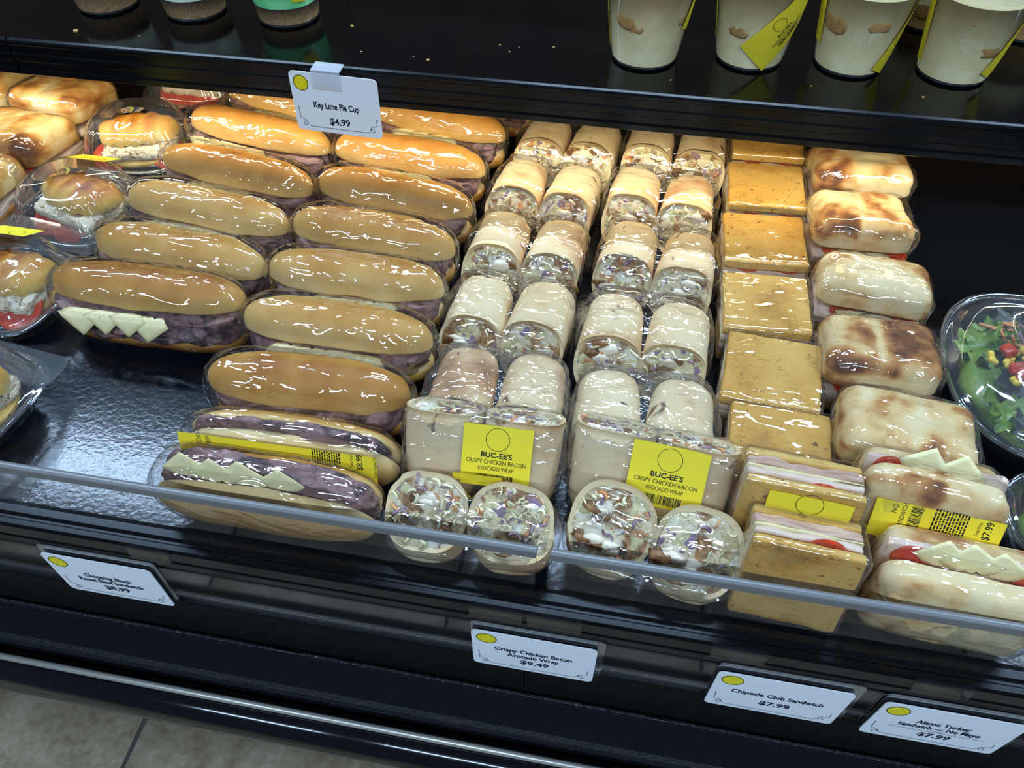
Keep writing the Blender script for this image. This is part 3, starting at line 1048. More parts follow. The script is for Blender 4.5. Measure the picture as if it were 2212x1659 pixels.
def wrap_half(parent, xo, a, b, L, slant, seed, rich=1.0, chicken=2, tone=0.0):
    """half a rolled tortilla along local y, cut end at -y"""
    rnd = random.Random(seed)
    nt_, nr = 40, 18
    th = np.linspace(0, 2 * PI, nt_, endpoint=False)
    ex = 2.5
    cx = np.sign(np.cos(th)) * np.abs(np.cos(th)) ** (2 / ex) * a
    cz = np.sign(np.sin(th)) * np.abs(np.sin(th)) ** (2 / ex) * b
    step = ((th / (2 * PI) + rnd.random()) % 1.0) * 0.05          # outer edge of the rolled sheet
    V, bk = [], []
    zc = b
    for k in range(nr):
        t = k / (nr - 1)
        rr = 1.0 if t > 0.24 else (0.30 + 0.70 * math.sqrt(max(0, 1 - (1 - t / 0.24) ** 2)))
        for j in range(nt_):
            s_ = rr * (1 + step[j] - 0.025) * (0.84 + 0.16 * t ** 0.7)
            z = zc + cz[j] * s_
            yb, yf = L / 2, -L / 2 + slant * (z - zc)
            V.append((xo + cx[j] * s_, yb + (yf - yb) * t, z))
            bk.append(0.3 + 0.15 * (1 - min(t / 0.2, 1)))
    V = np.array(V)
    nz = fbm(V, 30, seed, 3)
    V[:, 0] += 0.0013 * nz
    V[:, 2] += 0.0012 * fbm(V, 34, seed + 2, 2)
    V[:, 2] = np.maximum(V[:, 2], 0.0006)
    bk = np.array(bk) + 0.30 * fbm(V, 18, seed + 4, 3) + tone
    VV = list(map(tuple, V))
    F = grid_faces(nr, nt_, False, True)
    F.append(tuple(range(nt_))[::-1])
    o = (nr - 1) * nt_
    for sc, dy in ((0.90, 0.0), (0.88, 0.007)):
        base = len(VV)
        for j in range(nt_):
            p = V[o + j]
            x = xo + (p[0] - xo) * sc
            z = zc + (p[2] - zc) * sc
            VV.append((x, -L / 2 + slant * (z - zc) + dy, z))
        prev = o if sc == 0.90 else base - nt_
        F += [(prev + j, prev + (j + 1) % nt_, base + (j + 1) % nt_, base + j) for j in range(nt_)]
    bk = np.concatenate([bk, np.full(2 * nt_, 0.1)])
    F = [f[::-1] for f in F]
    half = mesh('tortilla_half', VV, F, M['tortilla'], parent, attrs={'bake': np.clip(bk, 0, 1)})
    # packed filling, lumpy cut face
    rings = 9
    FV = []
    for k in range(rings):
        s_ = k / (rings - 1) * 0.91
        for j in range(nt_):
            x, z = xo + cx[j] * s_, zc + cz[j] * s_
            FV.append((x, -L / 2 + slant * (z - zc) + 0.002, z))
    FV = np.array(FV)
    FV[:, 1] -= 0.0035 * fbm(FV, 110, seed + 8, 3) * np.clip(1 - np.repeat(np.arange(rings), nt_) / (rings - 0.5), 0.15, 1)
    mesh('filling', FV, grid_faces(rings, nt_, False, True), M['filling'], half)

    def on_face(rmax=0.80):
        r, t = math.sqrt(rnd.random()) * rmax, rnd.uniform(0, 2 * PI)
        x, z = xo + a * r * math.cos(t), zc + b * r * math.sin(t)
        return np.array([x, -L / 2 + slant * (z - zc), z])
    parts = []
    for k in range(int(24 * rich)):
        c = on_face(0.84)
        mi = rnd.choices((0, 1, 2), (3, 6, 1.4))[0]
        t = rnd.uniform(0, PI)
        d = (math.cos(t), slant * math.sin(t) + rnd.uniform(-0.15, 0.15), math.sin(t))
        v, f = shred(c + np.array([0, -0.0006, 0]), d, rnd.uniform(0.005, 0.013), rnd.uniform(0.0014, 0.0032), seed * 91 + k)
        parts.append((v, f, mi))
    if parts:
        v, f, mi = join(parts)
        mesh('shredded_vegetables', v, f, [M['cabbage'], M['green_cabbage'], M['carrot']], half, True, matidx=mi, kind='stuff')
    for k in range(chicken):
        c = on_face(0.62)
        r = rnd.uniform(0.009, 0.0130)
        v, f = lump(c + np.array([0, 0.003, 0]), r, seed + 20 + k, sq=(1.15, 0.42, 0.9))
        mesh('chicken_piece', v, f, M['chicken'], half)
        v, f = lump(c + np.array([rnd.choice((-1, 1)) * r * 0.8, 0.0040, rnd.uniform(-0.5, 0.5) * r]), r * 0.9, seed + 40 + k, sq=(1.25, 0.30, 1.0))
        mesh('breading_piece', v, f, M['breading'], half)
    return half


def wrap_pack(loc, R, label, L=0.118, a=0.0415, b=0.031, slant=0.45, seed=0, rich=1.0, chicken=2, group='cling wrapped tortilla wrap pairs', tone=0.0, tones=(0, 0), film='film', splay=False):
    root = empty('tortilla_wrap_pack', label, 'wrap', group, loc, R)
    for s in (-1, 1):
        h_ = wrap_half(root, s * (a + 0.0005), a, b, L, slant, seed * 7 + s + 2, rich, chicken, tone + tones[(s + 1) // 2])
        if splay:
            r2 = random.Random(seed * 3 + s)
            h_.rotation_euler.z = math.radians(-s * r2.uniform(0.5, 2.0) + r2.uniform(-1, 1))
            h_.location.y = r2.uniform(-0.004, 0.004)
            h_.scale.z = r2.uniform(0.92, 1.03)
    V, F = rbox(4 * a + 0.007, L + 0.008, 2 * b + 0.005, b * 0.85, 30)
    # film pinched between the two halves, following the slanted cut
    V[:, 2] -= (V[:, 2] > b) * 0.011 * np.exp(-(V[:, 0] / 0.010) ** 2)
    V[:, 1] += np.where(V[:, 1] < 0, slant * (V[:, 2] - b) * np.clip(-V[:, 1] / (L / 2), 0, 1), 0)
    V[:, 0] *= 1 - 0.10 * np.clip(V[:, 1] / (L / 2), 0, 1)
    V[:, 2] = b + (V[:, 2] - b) * (1 - 0.14 * np.clip(V[:, 1] / (L / 2), 0, 1))
    V[:, 1] = np.minimum(V[:, 1], L / 2 + 0.0015)
    nz = fbm(V, 36, seed + 7, 3)
    V = V + normals(V, F) * (np.abs(nz) * 0.0028)[:, None]
    V[:, 2] = np.maximum(V[:, 2], 0.0002)
    mesh('cling_film', V, F, M[film], root)
    return root


# ------------------------------------------------------------------ roast beef rolls
ORD = ['first', 'second', 'third', 'fourth', 'fifth', 'sixth', 'seventh', 'eighth', 'ninth', 'tenth']
COL_A = [(-0.562, 0.604, 0.5, 0.248, 0.10, 4, -0.02), (-0.564, 0.693, -5, 0.244, -0.05, 3, 0.0), (-0.566, 0.780, -7.5, 0.246, -0.10, 4, 0.0),
         (-0.566, 0.876, -10, 0.248, 0.02, 3, 0.0), (-0.576, 0.978, -11, 0.246, 0.05, 4, -0.03), (-0.556, 1.078, -11, 0.246, 0.05, 3, 0.0)]
for i, (x, y, rz, L, tone, nc, cx) in enumerate(COL_A):
    where = ('foremost' if i == 0 else ORD[i]) + ' from the empty deck beside the clear boxes'
    if i == 0:
        where = 'beef and four cheese corners showing, at the empty deck'
    b_ = baguette((x, y, 0.001), rot(0, 0, rz), 'long roast beef roll, ' + where, L, 0.072, 11 + i, tone, nc, 0.95, (14, 8, 11, 10, 12, 10)[i], cx, meat=0.95, gap=0.010 if i == 0 else 0.003)
    if i == 2:
        put_label(b_, 0.030, 0.020, [], plane_place((0.122, -0.047, 0.030), (0.75, 0.25, 0.9), (-0.4, -0.75, 0.8)), nu=4, nv=4)
COL_B = [(-0.322, 0.508, 1.5, 0.230, 0.08, 0, 0.0), (-0.318, 0.595, -1.5, 0.232, -0.08, 4, 0.0), (-0.325, 0.683, -1, 0.228, -0.08, 3, 0.01),
         (-0.329, 0.770, -5, 0.228, 0.0, 3, 0.02), (-0.327, 0.862, -8, 0.232, 0.04, 3, 0.0), (-0.331, 0.957, -6, 0.236, 0.05, 3, 0.0),
         (-0.318, 1.065, -12, 0.238, 0.05, 3, 0.0), (-0.285, 1.17, -12, 0.240, 0.0, 3, 0.0)]
for i, (x, y, rz, L, tone, nc, cx) in enumerate(COL_B):
    b_ = baguette((x, y, 0.001), rot(0, 0, rz), 'long roast beef roll lying flat, %s from the fence beside the wraps' % ORD[i + 2], L, 0.072, 31 + i, tone, nc, 0.98, (6, 12, 11, 10, 8, 8, 8, 8)[i], cx, gap=0.002)
    if i in (1, 2, 3):
        put_label(b_, 0.030, 0.022, [], plane_place((0.105, -0.047, 0.022), (0.8, 0.1, 0.5), (-0.2, -0.75, 0.8)), nu=4, nv=4)
# two rolls standing on edge with the opening up
b_ = baguette((-0.316, 0.460, 0.044), rot(92, 0, 1) @ FLIP @ thin(0.68), 'roast beef roll standing on edge behind the fence with a long yellow price label', 0.232, 0.080, 52, -0.22, 0, 0.2, 4, meat=0.90, gap=-0.010)
PB = [xf(text_vf('ROAST', 0.0055, 0.020), -0.082, 0.0095, 90), xf(text_vf('BEEF', 0.0045, 0.012), -0.072, 0.006, 90),
      smallprint(0.052, 0.0, 0.026, 0.030, 12, 90, 4), xf(text_vf('Total Price', 0.0035, 0.016), 0.078, 0.004, 90), xf(text_vf('$8.99', 0.0065, 0.020, 0.01), 0.086, 0.004, 90),
      xf(text_vf('Huber Heights OH', 0.0035, 0.028), 0.102, 0.000, 90)]
PB = [xf(xf(p, 0, 0.007), 0, 0, 180) for p in PB]
put_label(b_, 0.208, 0.040, PB, plane_place((0.0, -0.026, 0.0830), (1, 0, 0), (0, 1, 0.55)), nu=30, labtxt='long yellow price label with black print')
baguette((-0.318, 0.4045, 0.045), rot(90, 0, 0) @ FLIP @ thin(0.58), 'roast beef roll standing on edge against the fence with pointed cheese corners on top', 0.230, 0.080, 57, -0.16, 4, 0.10, 8, 0.02, meat=0.93, lift=0.006, gap=0.016)

# ------------------------------------------------------------------ tortilla wraps
WA = [(-0.118, 0.552, 0, 0.55), (-0.127, 0.684, -4, 0.62), (-0.126, 0.814, -5, 0.62), (-0.122, 0.945, -6, 0.60), (-0.104, 1.080, -6, 0.60)]
tn = [(0.35, 0.10), (0.02, 0.0), (0.10, 0.12), (0.0, 0.0), (0.0, 0.0)]
for i, (x, y, rz, sl) in enumerate(WA):
    wrap_pack((x, y, 0.001), rot(0, 0, rz), 'pair of lying tortilla wrap halves, %s from the fence beside the rolls' % ORD[i + 2], 0.112, 0.0388, 0.0325, sl, 61 + i, 0.9, 2, tones=tn[i], film='film_white' if i == 0 else 'film', splay=True)
WB = [(0.046, 0.548, 0, 0.55), (0.040, 0.680, -3, 0.62), (0.047, 0.822, -4, 0.62), (0.044, 0.955, -3, 0.60), (0.060, 1.092, -4, 0.60)]
tn = [(0.0, -0.05), (0.08, 0.0), (0.06, 0.0), (0.0, 0.0), (0.0, 0.0)]
for i, (x, y, rz, sl) in enumerate(WB):
    wrap_pack((x, y, 0.001), rot(0, 0, rz), 'pair of lying tortilla wrap halves, %s from the fence beside the flatbread squares' % ORD[i + 2], 0.112, 0.0388, 0.0325, sl, 71 + i, 0.9, 2, tones=tn[i], film='film_white' if i == 0 else 'film', splay=True)
lines = ['CRISPY CHICKEN BACON', 'AVOCADO WRAP']
wa = wrap_pack((-0.115, 0.434, 0.062), rot(-124, 0, 1), 'tortilla wrap pair standing upright with yellow label, behind the cabbage filled pair', 0.102, 0.0410, 0.026, 0.0, 81, 0.8, 1, tones=(0.0, 0.05), film='film_white')
put_label(wa, 0.070, 0.064, deli_prints(lines, 1.05, 0.0), plane_place((0.018, -0.014, -0.0035), (1, 0, 0), (0, -1, 0.02)), nu=6, nv=5, labtxt='yellow label with black print')
wb = wrap_pack((0.054, 0.436, 0.062), rot(-124, 0, -5), 'tortilla wrap pair standing upright with yellow label, behind the chunky chicken pair', 0.102, 0.0405, 0.026, 0.0, 83, 0.8, 1, tones=(0.0, 0.1), film='film_white')
put_label(wb, 0.074, 0.064, deli_prints(lines, 1.05, 0.0), plane_place((0.016, -0.018, -0.0035), (1, 0, 0), (0, -1, 0.02)), nu=6, nv=5, labtxt='yellow label with black print')
w1 = wrap_pack((-0.112, 0.344, 0.033), rot(-92, -4, -1), 'cut tortilla wrap pair full of shredded cabbage leaning on the fence', 0.054, 0.0420, 0.031, -0.76, 91, 2.2, 1)
put_label(w1, 0.050, 0.010, [], plane_place((0.002, -0.040, 0.069), (1, 0, 0), (0, -1, 0.05)), nu=4, nv=3)
wrap_pack((0.059, 0.350, 0.036), rot(-92, 5, -6), 'cut tortilla wrap pair with large white chicken chunks leaning on the fence', 0.053, 0.0405, 0.032, -0.88, 95, 0.9, 5)

# ------------------------------------------------------------------ flatbread squares
CL = [(0.187, 0.517, -2, 0.0, 0.104), (0.184, 0.624, -4, 0.02, 0.106), (0.181, 0.738, 2, 0.0, 0.103), (0.183, 0.864, 3, 0.0, 0.106), (0.190, 0.990, 2, 0.0, 0.106), (0.196, 1.118, 2, 0.0, 0.106)]
for i, (x, y, rz, tone, s) in enumerate(CL):
    club((x, y, 0.001), rot(0, 0, rz), 'golden flatbread club square lying flat, %s from the fence in its row' % ORD[i + 2], s, 101 + i, tone)
c2 = club((0.193, 0.460, 0.053), rot(76, 0, -4) @ thin(0.88), 'flatbread club square standing on edge with a yellow label, behind the front square', 0.106, 111, 0.0)
put_label(c2, 0.074, 0.052, deli_prints(['CHIPOTLE CLUB', 'SANDWICH'], 1.05, 0.0), plane_place((0.006, 0.023, 0.0635), (1, 0, 0), (0, 1, 0)), nu=6, nv=5, labtxt='yellow label with black print')
club((0.195, 0.4050, 0.0475), rot(76, 0, -4) @ thin(0.88), 'flatbread club square standing on edge against the fence, ham and tomato on top', 0.096, 117, 0.0)

# ------------------------------------------------------------------ ciabatta sandwiches
TB = [(0.314, 0.551, -7, 0.134, 0.100, 0.15), (0.301, 0.664, -2, 0.124, 0.098, 0.25), (0.308, 0.782, -6, 0.130, 0.084, -0.05), (0.308, 0.915, 2, 0.126, 0.104, 0.05), (0.322, 1.040, 2, 0.134, 0.098, 0.05)]
for i, (x, y, rz, w, d, tone) in enumerate(TB):
    ciabatta((x, y, 0.002), rot(0, 0, rz), 'ciabatta sandwich lying flat, %s from the fence beside the salad bowls' % ORD[i + 2], w, d, 121 + i, 'ciabatta', (-0.028, 0.045), (-0.012, 0.014), (5, 6, 10, 6, 6)[i], droop=0.95, tone=tone)
t2 = ciabatta((0.315, 0.481, 0.050), rot(69, 0, -5) @ FLIP @ thin(0.72), 'ciabatta sandwich standing on edge with a long yellow price label', 0.126, 0.110, 131, 'ciabatta', (0.04,), (-0.02, 0.01), tone=-0.05, droop=0.2)
PB = [xf(text_vf('NO', 0.0045), -0.038, 0.004, 90), xf(text_vf('SANDWICH', 0.0045, 0.026), -0.030, -0.002, 90), barcode(-0.019, -0.001, 0.024, 0.010, 90, 3),
      smallprint(0.010, -0.002, 0.028, 0.030, 11, 90, 5), xf(text_vf('Total Price', 0.0032, 0.015), 0.034, 0.0, 90), xf(text_vf('$7.99', 0.0065, 0.019, 0.01), 0.042, 0.0, 90)]
PB = [xf(xf(p, 0, 0.009), 0, 0, 180) for p in PB]
put_label(t2, 0.110, 0.040, PB, plane_place((-0.002, -0.013, 0.0935), (1, 0, 0), (0, 1, 0.09)), nu=20, labtxt='long yellow price label with black print')
ciabatta((0.333, 0.411, 0.052), rot(86, 0, -5) @ FLIP @ thin(0.76), 'ciabatta sandwich standing on edge against the fence, cheese and tomato on top', 0.140, 0.097, 137, 'ciabatta', (-0.052, 0.046), (-0.026, -0.002, 0.024), 9, tone=-0.02, droop=0.35, cs=0.034)


# ------------------------------------------------------------------ clear clamshell boxes with croissant sandwiches
def sq_loop(a, b, z, n, ex, ribs=0, amp=0.0, corner=None):
    out = []
    for j in range(n):
        t = 2 * PI * j / n
        c, s = math.cos(t), math.sin(t)
        x = a * math.copysign(abs(c) ** (2 / ex), c)
        y = b * math.copysign(abs(s) ** (2 / ex), s)
        k = 1 + (amp * (1 if math.sin(ribs * t) > 0 else -1) if ribs else 0)
        out.append((x * k, y * k, z))
    return out


def loft(loops, cap0=True, cap1=True):
    n = len(loops[0])
    V = [p for lp in loops for p in lp]
    F = grid_faces(len(loops), n, False, True)
    if cap0:
        F.append(tuple(range(n))[::-1])
    if cap1:
        F.append(tuple(range((len(loops) - 1) * n, len(loops) * n)))
    return np.array(V), F


def clamshell(loc, R, label, a=0.080, b=0.074, tab=True):
    root = empty('clamshell_box', label, 'food box', 'clear clamshell boxes', loc, R)
    n = 144
    base = [sq_loop(a * 0.70, b * 0.70, 0.001, n, 3.0), sq_loop(a * 0.80, b * 0.80, 0.002, n, 3.0, 36, 0.010), sq_loop(a * 0.92, b * 0.92, 0.028, n, 3.0, 36, 0.010),
            sq_loop(a * 0.94, b * 0.94, 0.032, n, 3.2), sq_loop(a * 1.05, b * 1.05, 0.033, n, 3.6), sq_loop(a * 1.06, b * 1.06, 0.0315, n, 3.6)]
    mesh('tray', *loft(base, True, False), M['clear'], root)
    lid = [sq_loop(a * 1.06, b * 1.06, 0.0345, n, 3.6), sq_loop(a * 1.00, b * 1.00, 0.035, n, 3.4), sq_loop(a * 0.985, b * 0.985, 0.0375, n, 3.4), sq_loop(a * 0.955, b * 0.955, 0.0375, n, 3.2), sq_loop(a * 0.945, b * 0.945, 0.042, n, 3.2),
           sq_loop(a * 0.92, b * 0.92, 0.046, n, 3.0, 36, 0.020), sq_loop(a * 0.80, b * 0.80, 0.074, n, 2.8, 36, 0.022), sq_loop(a * 0.76, b * 0.76, 0.080, n, 2.8), sq_loop(a * 0.66, b * 0.66, 0.0835, n, 2.8), sq_loop(a * 0.3, b * 0.3, 0.0840, n, 2.6)]
    mesh('lid', *loft(lid, False, True), M['clear'], root)
    if tab:
        tv = xf(plate_vf(a * 2.12, b * 0.62, 0.012, 0.0014), 0, b * 0.86, 0, 0.0335)
        mesh('hinge_flange', *tv, M['clear'], root, False)
        tv = xf(plate_vf(a * 2.12, b * 0.62, 0.012, 0.0014), 0, -b * 0.86, 0, 0.0335)
        mesh('latch_flange', *tv, M['clear'], root, False)
    return root


def croissant_sandwich(loc, R, label, L=0.115, W=0.080, seed=0, tomatoes=((-0.035, -0.03), (0.005, -0.034), (0.036, -0.026))):
    rnd = random.Random(seed)
    root = empty('croissant_sandwich', label, 'sandwich', 'croissant sandwiches in clear boxes', loc, R)
    V, F, zn = loaf(L, W, 0.006, 0.016, 0.018, 40, 26, 3.0, 2.0)
    V = V + normals(V, F) * (0.0025 * fbm(V, 40, seed, 2))[:, None]
    mesh('bottom_half', V, F, M['croissant'], root, attrs={'bake': np.clip(0.35 + 0.3 * fbm(V, 20, seed, 2), 0, 1)})
    V, F = rbox(L * 0.92, W * 0.96, 0.022, 0.010, 18, 0.020)
    V = V + normals(V, F) * (0.0035 * fbm(V, 90, seed + 2, 3))[:, None]
    mesh('chicken_salad', V, F, M['salad_chicken'], root)
    for k, (x, y) in enumerate(tomatoes):
        n = 22
        r = rnd.uniform(0.028, 0.032)
        tv = np.array([(r * math.cos(2 * PI * i / n) * c, r * math.sin(2 * PI * i / n) * c, z) for c, z in ((0, 0.006), (0.9, 0.006), (1, 0.004), (1, 0.0015), (0.9, 0), (0, 0)) for i in range(n)])
        tv = rx_pts(tv, 30 + rnd.uniform(-8, 8), 0, 0) + np.array([x, y - 0.006, 0.020])
        mesh('tomato_slice', tv, [f[::-1] for f in grid_faces(6, n, False, True)], M['tomato'], root)
    V, F, zn = loaf(L * 0.98, W * 0.92, 0.029, 0.004, 0.036, 56, 30, 2.6, 2.0, 2.1)
    lay = np.abs(((V[:, 0] / L * 5.0 + 0.4 * np.abs(V[:, 1]) / W) % 1.0) - 0.5) * 2
    V = V + normals(V, F) * (0.0030 * lay + 0.0016 * fbm(V, 50, seed + 3, 2))[:, None]
    bake = np.clip(0.24 + 0.66 * np.clip(zn, 0, 1) * (0.65 + 0.5 * lay) + 0.12 * fbm(V, 24, seed + 4, 2), 0, 1)
    V = rx_pts(V, -8, W * 0.4, 0.036)
    V[:, 1] += 0.006
    mesh('top_half', V, F, M['croissant'], root, attrs={'bake': bake})
    return root


CB = [(-0.774, 0.968, 6, 'clear clamshell box without a label, behind the tomato slice box', 'croissant full of chicken salad in the box without a label', 0.0),
      (-0.778, 0.797, -8, 'clear clamshell box with two tomato slices at its front', 'round topped croissant above two tomato slices', 0.0),
      (-0.778, 0.622, -8, 'clear clamshell box bordering the empty deck and the front roll', 'pale flaky croissant in the box by the empty deck', 0.0),
      (-0.722, 0.441, -7, 'clear clamshell box with a broad flat flange nearest the fence', 'croissant in the broad flanged box nearest the fence', 0.0),
      (-0.770, 1.168, 0, 'clear clamshell box tucked deep under the shelf', 'croissant with red tomato in the box deep under the shelf', 0.0)]
for i, (x, y, rz, lb, lc, z) in enumerate(CB):
    tl = clamshell((x, y, 0.001 + z), rot(0, 0, rz), lb, 0.081, 0.077, i in (1, 3))
    toms = [((0.040, -0.020), (-0.048, -0.012)), ((-0.030, -0.026), (0.016, -0.030)), ((-0.02, -0.034), (0.032, -0.024)), ((-0.03, -0.03), (0.02, -0.03)), ((-0.03, -0.03), (0.02, -0.03))][i]
    croissant_sandwich((x, y + 0.004, 0.004 + z), rot(0, 0, rz + (14, -10, 6, 0, 0)[i]), lc, 0.122, 0.086, 201 + i, toms)
    if i in (1, 2):
        pr = [xf(ring_vf(0.0095, 0.0005), 0.012, -0.006)]
        put_label(tl, 0.062, 0.036, pr, plane_place((-0.008 if i == 2 else 0.006, 0.052, 0.0845), (1, 0.12, 0), (-0.05, 0.9, -0.42)), nu=8, nv=6, labtxt='yellow paper label')

# toasted ciabattas at the far left
TL = [(-0.938, 1.035, -8, 0.135, 0.110, 'toasted ciabatta with a pale crease, wrapped, behind the far left boxes'), (-0.937, 0.912, -6, 0.136, 0.110, 'toasted ciabatta with bright film glare, wrapped, left of the tomato box'),
      (-1.084, 1.045, 5, 0.130, 0.110, 'toasted ciabatta partly out of view under the shelf end'), (-0.952, 0.795, 0, 0.135, 0.105, 'toasted ciabatta half hidden by the tomato slice box')]
for i, (x, y, rz, w, d, lb) in enumerate(TL):
    ciabatta((x, y, 0.001), rot(0, 0, rz), lb, w, d, 221 + i, 'ciabatta_deep', (-0.03, 0.03), (), tone=0.10, group='toasted ciabattas at the case end')


# ------------------------------------------------------------------ salad bowls
def salad_bowl(loc, R, label, a, b, h=0.062):
    root = empty('salad_bowl', label, 'bowl', 'clear salad bowls', loc, R)
    n = 72
    ex = 2.5
    lv = [(0.66, 0.001), (0.72, 0.003), (0.90, 0.045), (0.94, h - 0.004), (0.97, h - 0.002), (0.99, h), (1.0, h - 0.003)]
    mesh('bowl', *loft([sq_loop(a * s, b * s, z, n, ex) for s, z in lv], True, False), M['clear'], root)
    lv = [(1.01, h - 0.001), (1.012, h + 0.003), (0.99, h + 0.005), (0.975, h + 0.002), (0.96, h + 0.002), (0.945, h + 0.006), (0.93, h + 0.0055), (0.91, h + 0.010), (0.80, h + 0.022), (0.76, h + 0.024), (0.60, h + 0.0265), (0.30, h + 0.0285)]
    V, F = loft([sq_loop(a * s, b * s, z, n, ex) for s, z in lv], False, True)
    mesh('lid', V, F, M['clear'], root)
    for k in (-1, 0, 1):      # raised ribs pressed into the lid
        p = []
        for i in range(15):
            t = -0.6 + 1.2 * i / 14
            p.append((k * a * 0.36 + 0.10 * a * t, b * t * (1.0 - 0.12 * abs(k))))
        V = []
        for i, (x, y) in enumerate(p):
            rr = math.sqrt((x / a) ** 2 + (y / b) ** 2)
            z = h + 0.0288 - 0.012 * rr ** 2 + (0.0 if rr < 0.72 else -(rr - 0.72) * 0.05)
            for j in range(5):
                q = math.pi * j / 4
                V.append((x + 0.0045 * math.cos(q), y, z + 0.0022 * math.sin(q) - 0.0004))
        mesh('lid_rib', V, grid_faces(15, 5), M['clear'], root)
    return root


def leaf(size, seed, cup=0.35):
    n = 11
    rnd = random.Random(seed)
    V = []
    for i in range(n):
        for j in range(n):
            u, v = i / (n - 1) * 2 - 1, j / (n - 1) * 2 - 1
            x, y = u * math.sqrt(1 - v * v / 2), v * math.sqrt(1 - u * u / 2)
            r = math.hypot(x, y)
            t = math.atan2(y, x)
            k = 1 + 0.12 * r * math.sin(9 * t + seed) + 0.06 * r * math.sin(17 * t)
            z = cup * r * r * 0.5 + 0.16 * r * r * math.sin(8 * t + seed * 2) + 0.05 * math.sin(5 * x + seed)
            V.append((x * k * size, y * k * size * 0.75, z * size))
    return np.array(V), grid_faces(n, n)


def salad(loc, label, a, b, seed, z0=0.004, h=0.072):
    rnd = random.Random(seed)
    root = empty('mixed_salad', label, 'salad', loc=loc)
    U, F = unit_cube(10)
    P = U / np.linalg.norm(U, axis=1, keepdims=True) * np.array([a * 0.76, b * 0.76, 0.027])
    P[:, 2] += 0.036
    P = P + 0.005 * np.stack([fbm(P, 60, seed + i, 2) for i in range(3)], 1)
    P[:, 2] = np.maximum(P[:, 2], 0.003)
    mesh('chopped_greens', P, F, M['lettuce'], root, kind='stuff')

    def put(name, V, F, mat, x, y, z, rx, ry, rz, smooth=True):
        o = mesh(name, V, F, M[mat], root, smooth)
        o.location = (x, y, z)
        o.rotation_euler = (rx, ry, rz)
    for k in range(34):
        t, r = rnd.uniform(0, 2 * PI), math.sqrt(rnd.uniform(0.1, 1.0)) * 0.68
        V, F2 = leaf(rnd.uniform(0.022, 0.032) * min(1.0, b / 0.105), seed * 5 + k)
        dark = rnd.random() < (0.55 if math.sin(t) < -0.2 and math.cos(t) > -0.75 else 0.06)
        put('lettuce_leaf', V, F2, 'dark_lettuce' if dark else 'lettuce', a * r * math.cos(t), b * r * math.sin(t), 0.060 - 0.012 * r + rnd.uniform(-0.002, 0.004), rnd.uniform(-0.5, 0.5), rnd.uniform(-0.5, 0.5), rnd.uniform(0, 6))
    kv, kf = rbox(0.009, 0.0075, 0.006, 0.0028, 4)
    for k in range(34):
        put('corn_kernel', kv, kf, 'corn', max(-0.6, min(0.5, rnd.gauss(-0.22, 0.26))) * a, rnd.gauss(-0.05, 0.12) * b, 0.070 + rnd.uniform(-0.002, 0.003), rnd.uniform(-0.5, 0.5), rnd.uniform(-0.5, 0.5), rnd.uniform(0, 6))
    dv, df = rbox(0.016, 0.013, 0.009, 0.002, 4)
    for k in range(9):
        put('tomato_piece', dv, df, 'tomato', rnd.gauss(-0.25, 0.30) * a, rnd.gauss(-0.02, 0.16) * b, 0.071 + rnd.uniform(-0.002, 0.003), rnd.uniform(-0.5, 0.5), rnd.uniform(-0.5, 0.5), rnd.uniform(0, 6))
    for k in range(46):
        v, f = shred((0, 0, 0), (1, rnd.uniform(-0.1, 0.1), rnd.uniform(-0.3, 0.3)), rnd.uniform(0.028, 0.048) * min(1.0, b / 0.11), 0.0034, seed + k)
        x, y = rnd.uniform(-0.42, 0.40) * a, (0.42 + rnd.uniform(-0.15, 0.14)) * b
        put('carrot_shred' if k % 4 else 'cabbage_shred', v, f, 'carrot' if k % 4 else 'cabbage', x, y, 0.068 + rnd.uniform(-0.004, 0.003), 0, 0, rnd.uniform(-0.8, 0.8))
    return root


salad_bowl((0.483, 0.664, 0.001), rot(0, 0, -4), 'large oval clear salad bowl with carrot and corn under its lid', 0.111, 0.130)
salad((0.483, 0.664, 0.003), 'green salad with carrot shreds, corn and tomato in the larger bowl', 0.111, 0.130, 3)
salad_bowl((0.496, 0.468, 0.001), rot(0, 0, 0), 'clear salad bowl with purple cabbage beside the labelled ciabatta', 0.104, 0.064)
sb = salad((0.496, 0.468, 0.003), 'salad with purple cabbage strip in the bowl near the fence', 0.104, 0.064, 8)
v, f = shred((0, 0, 0), (1, 0, 0), 0.058, 0.008, 5)
o = mesh('cabbage_strip', v, f, M['cabbage'], sb)
o.location, o.rotation_euler = (-0.046, 0.008, 0.075), (0, 0, -0.5)


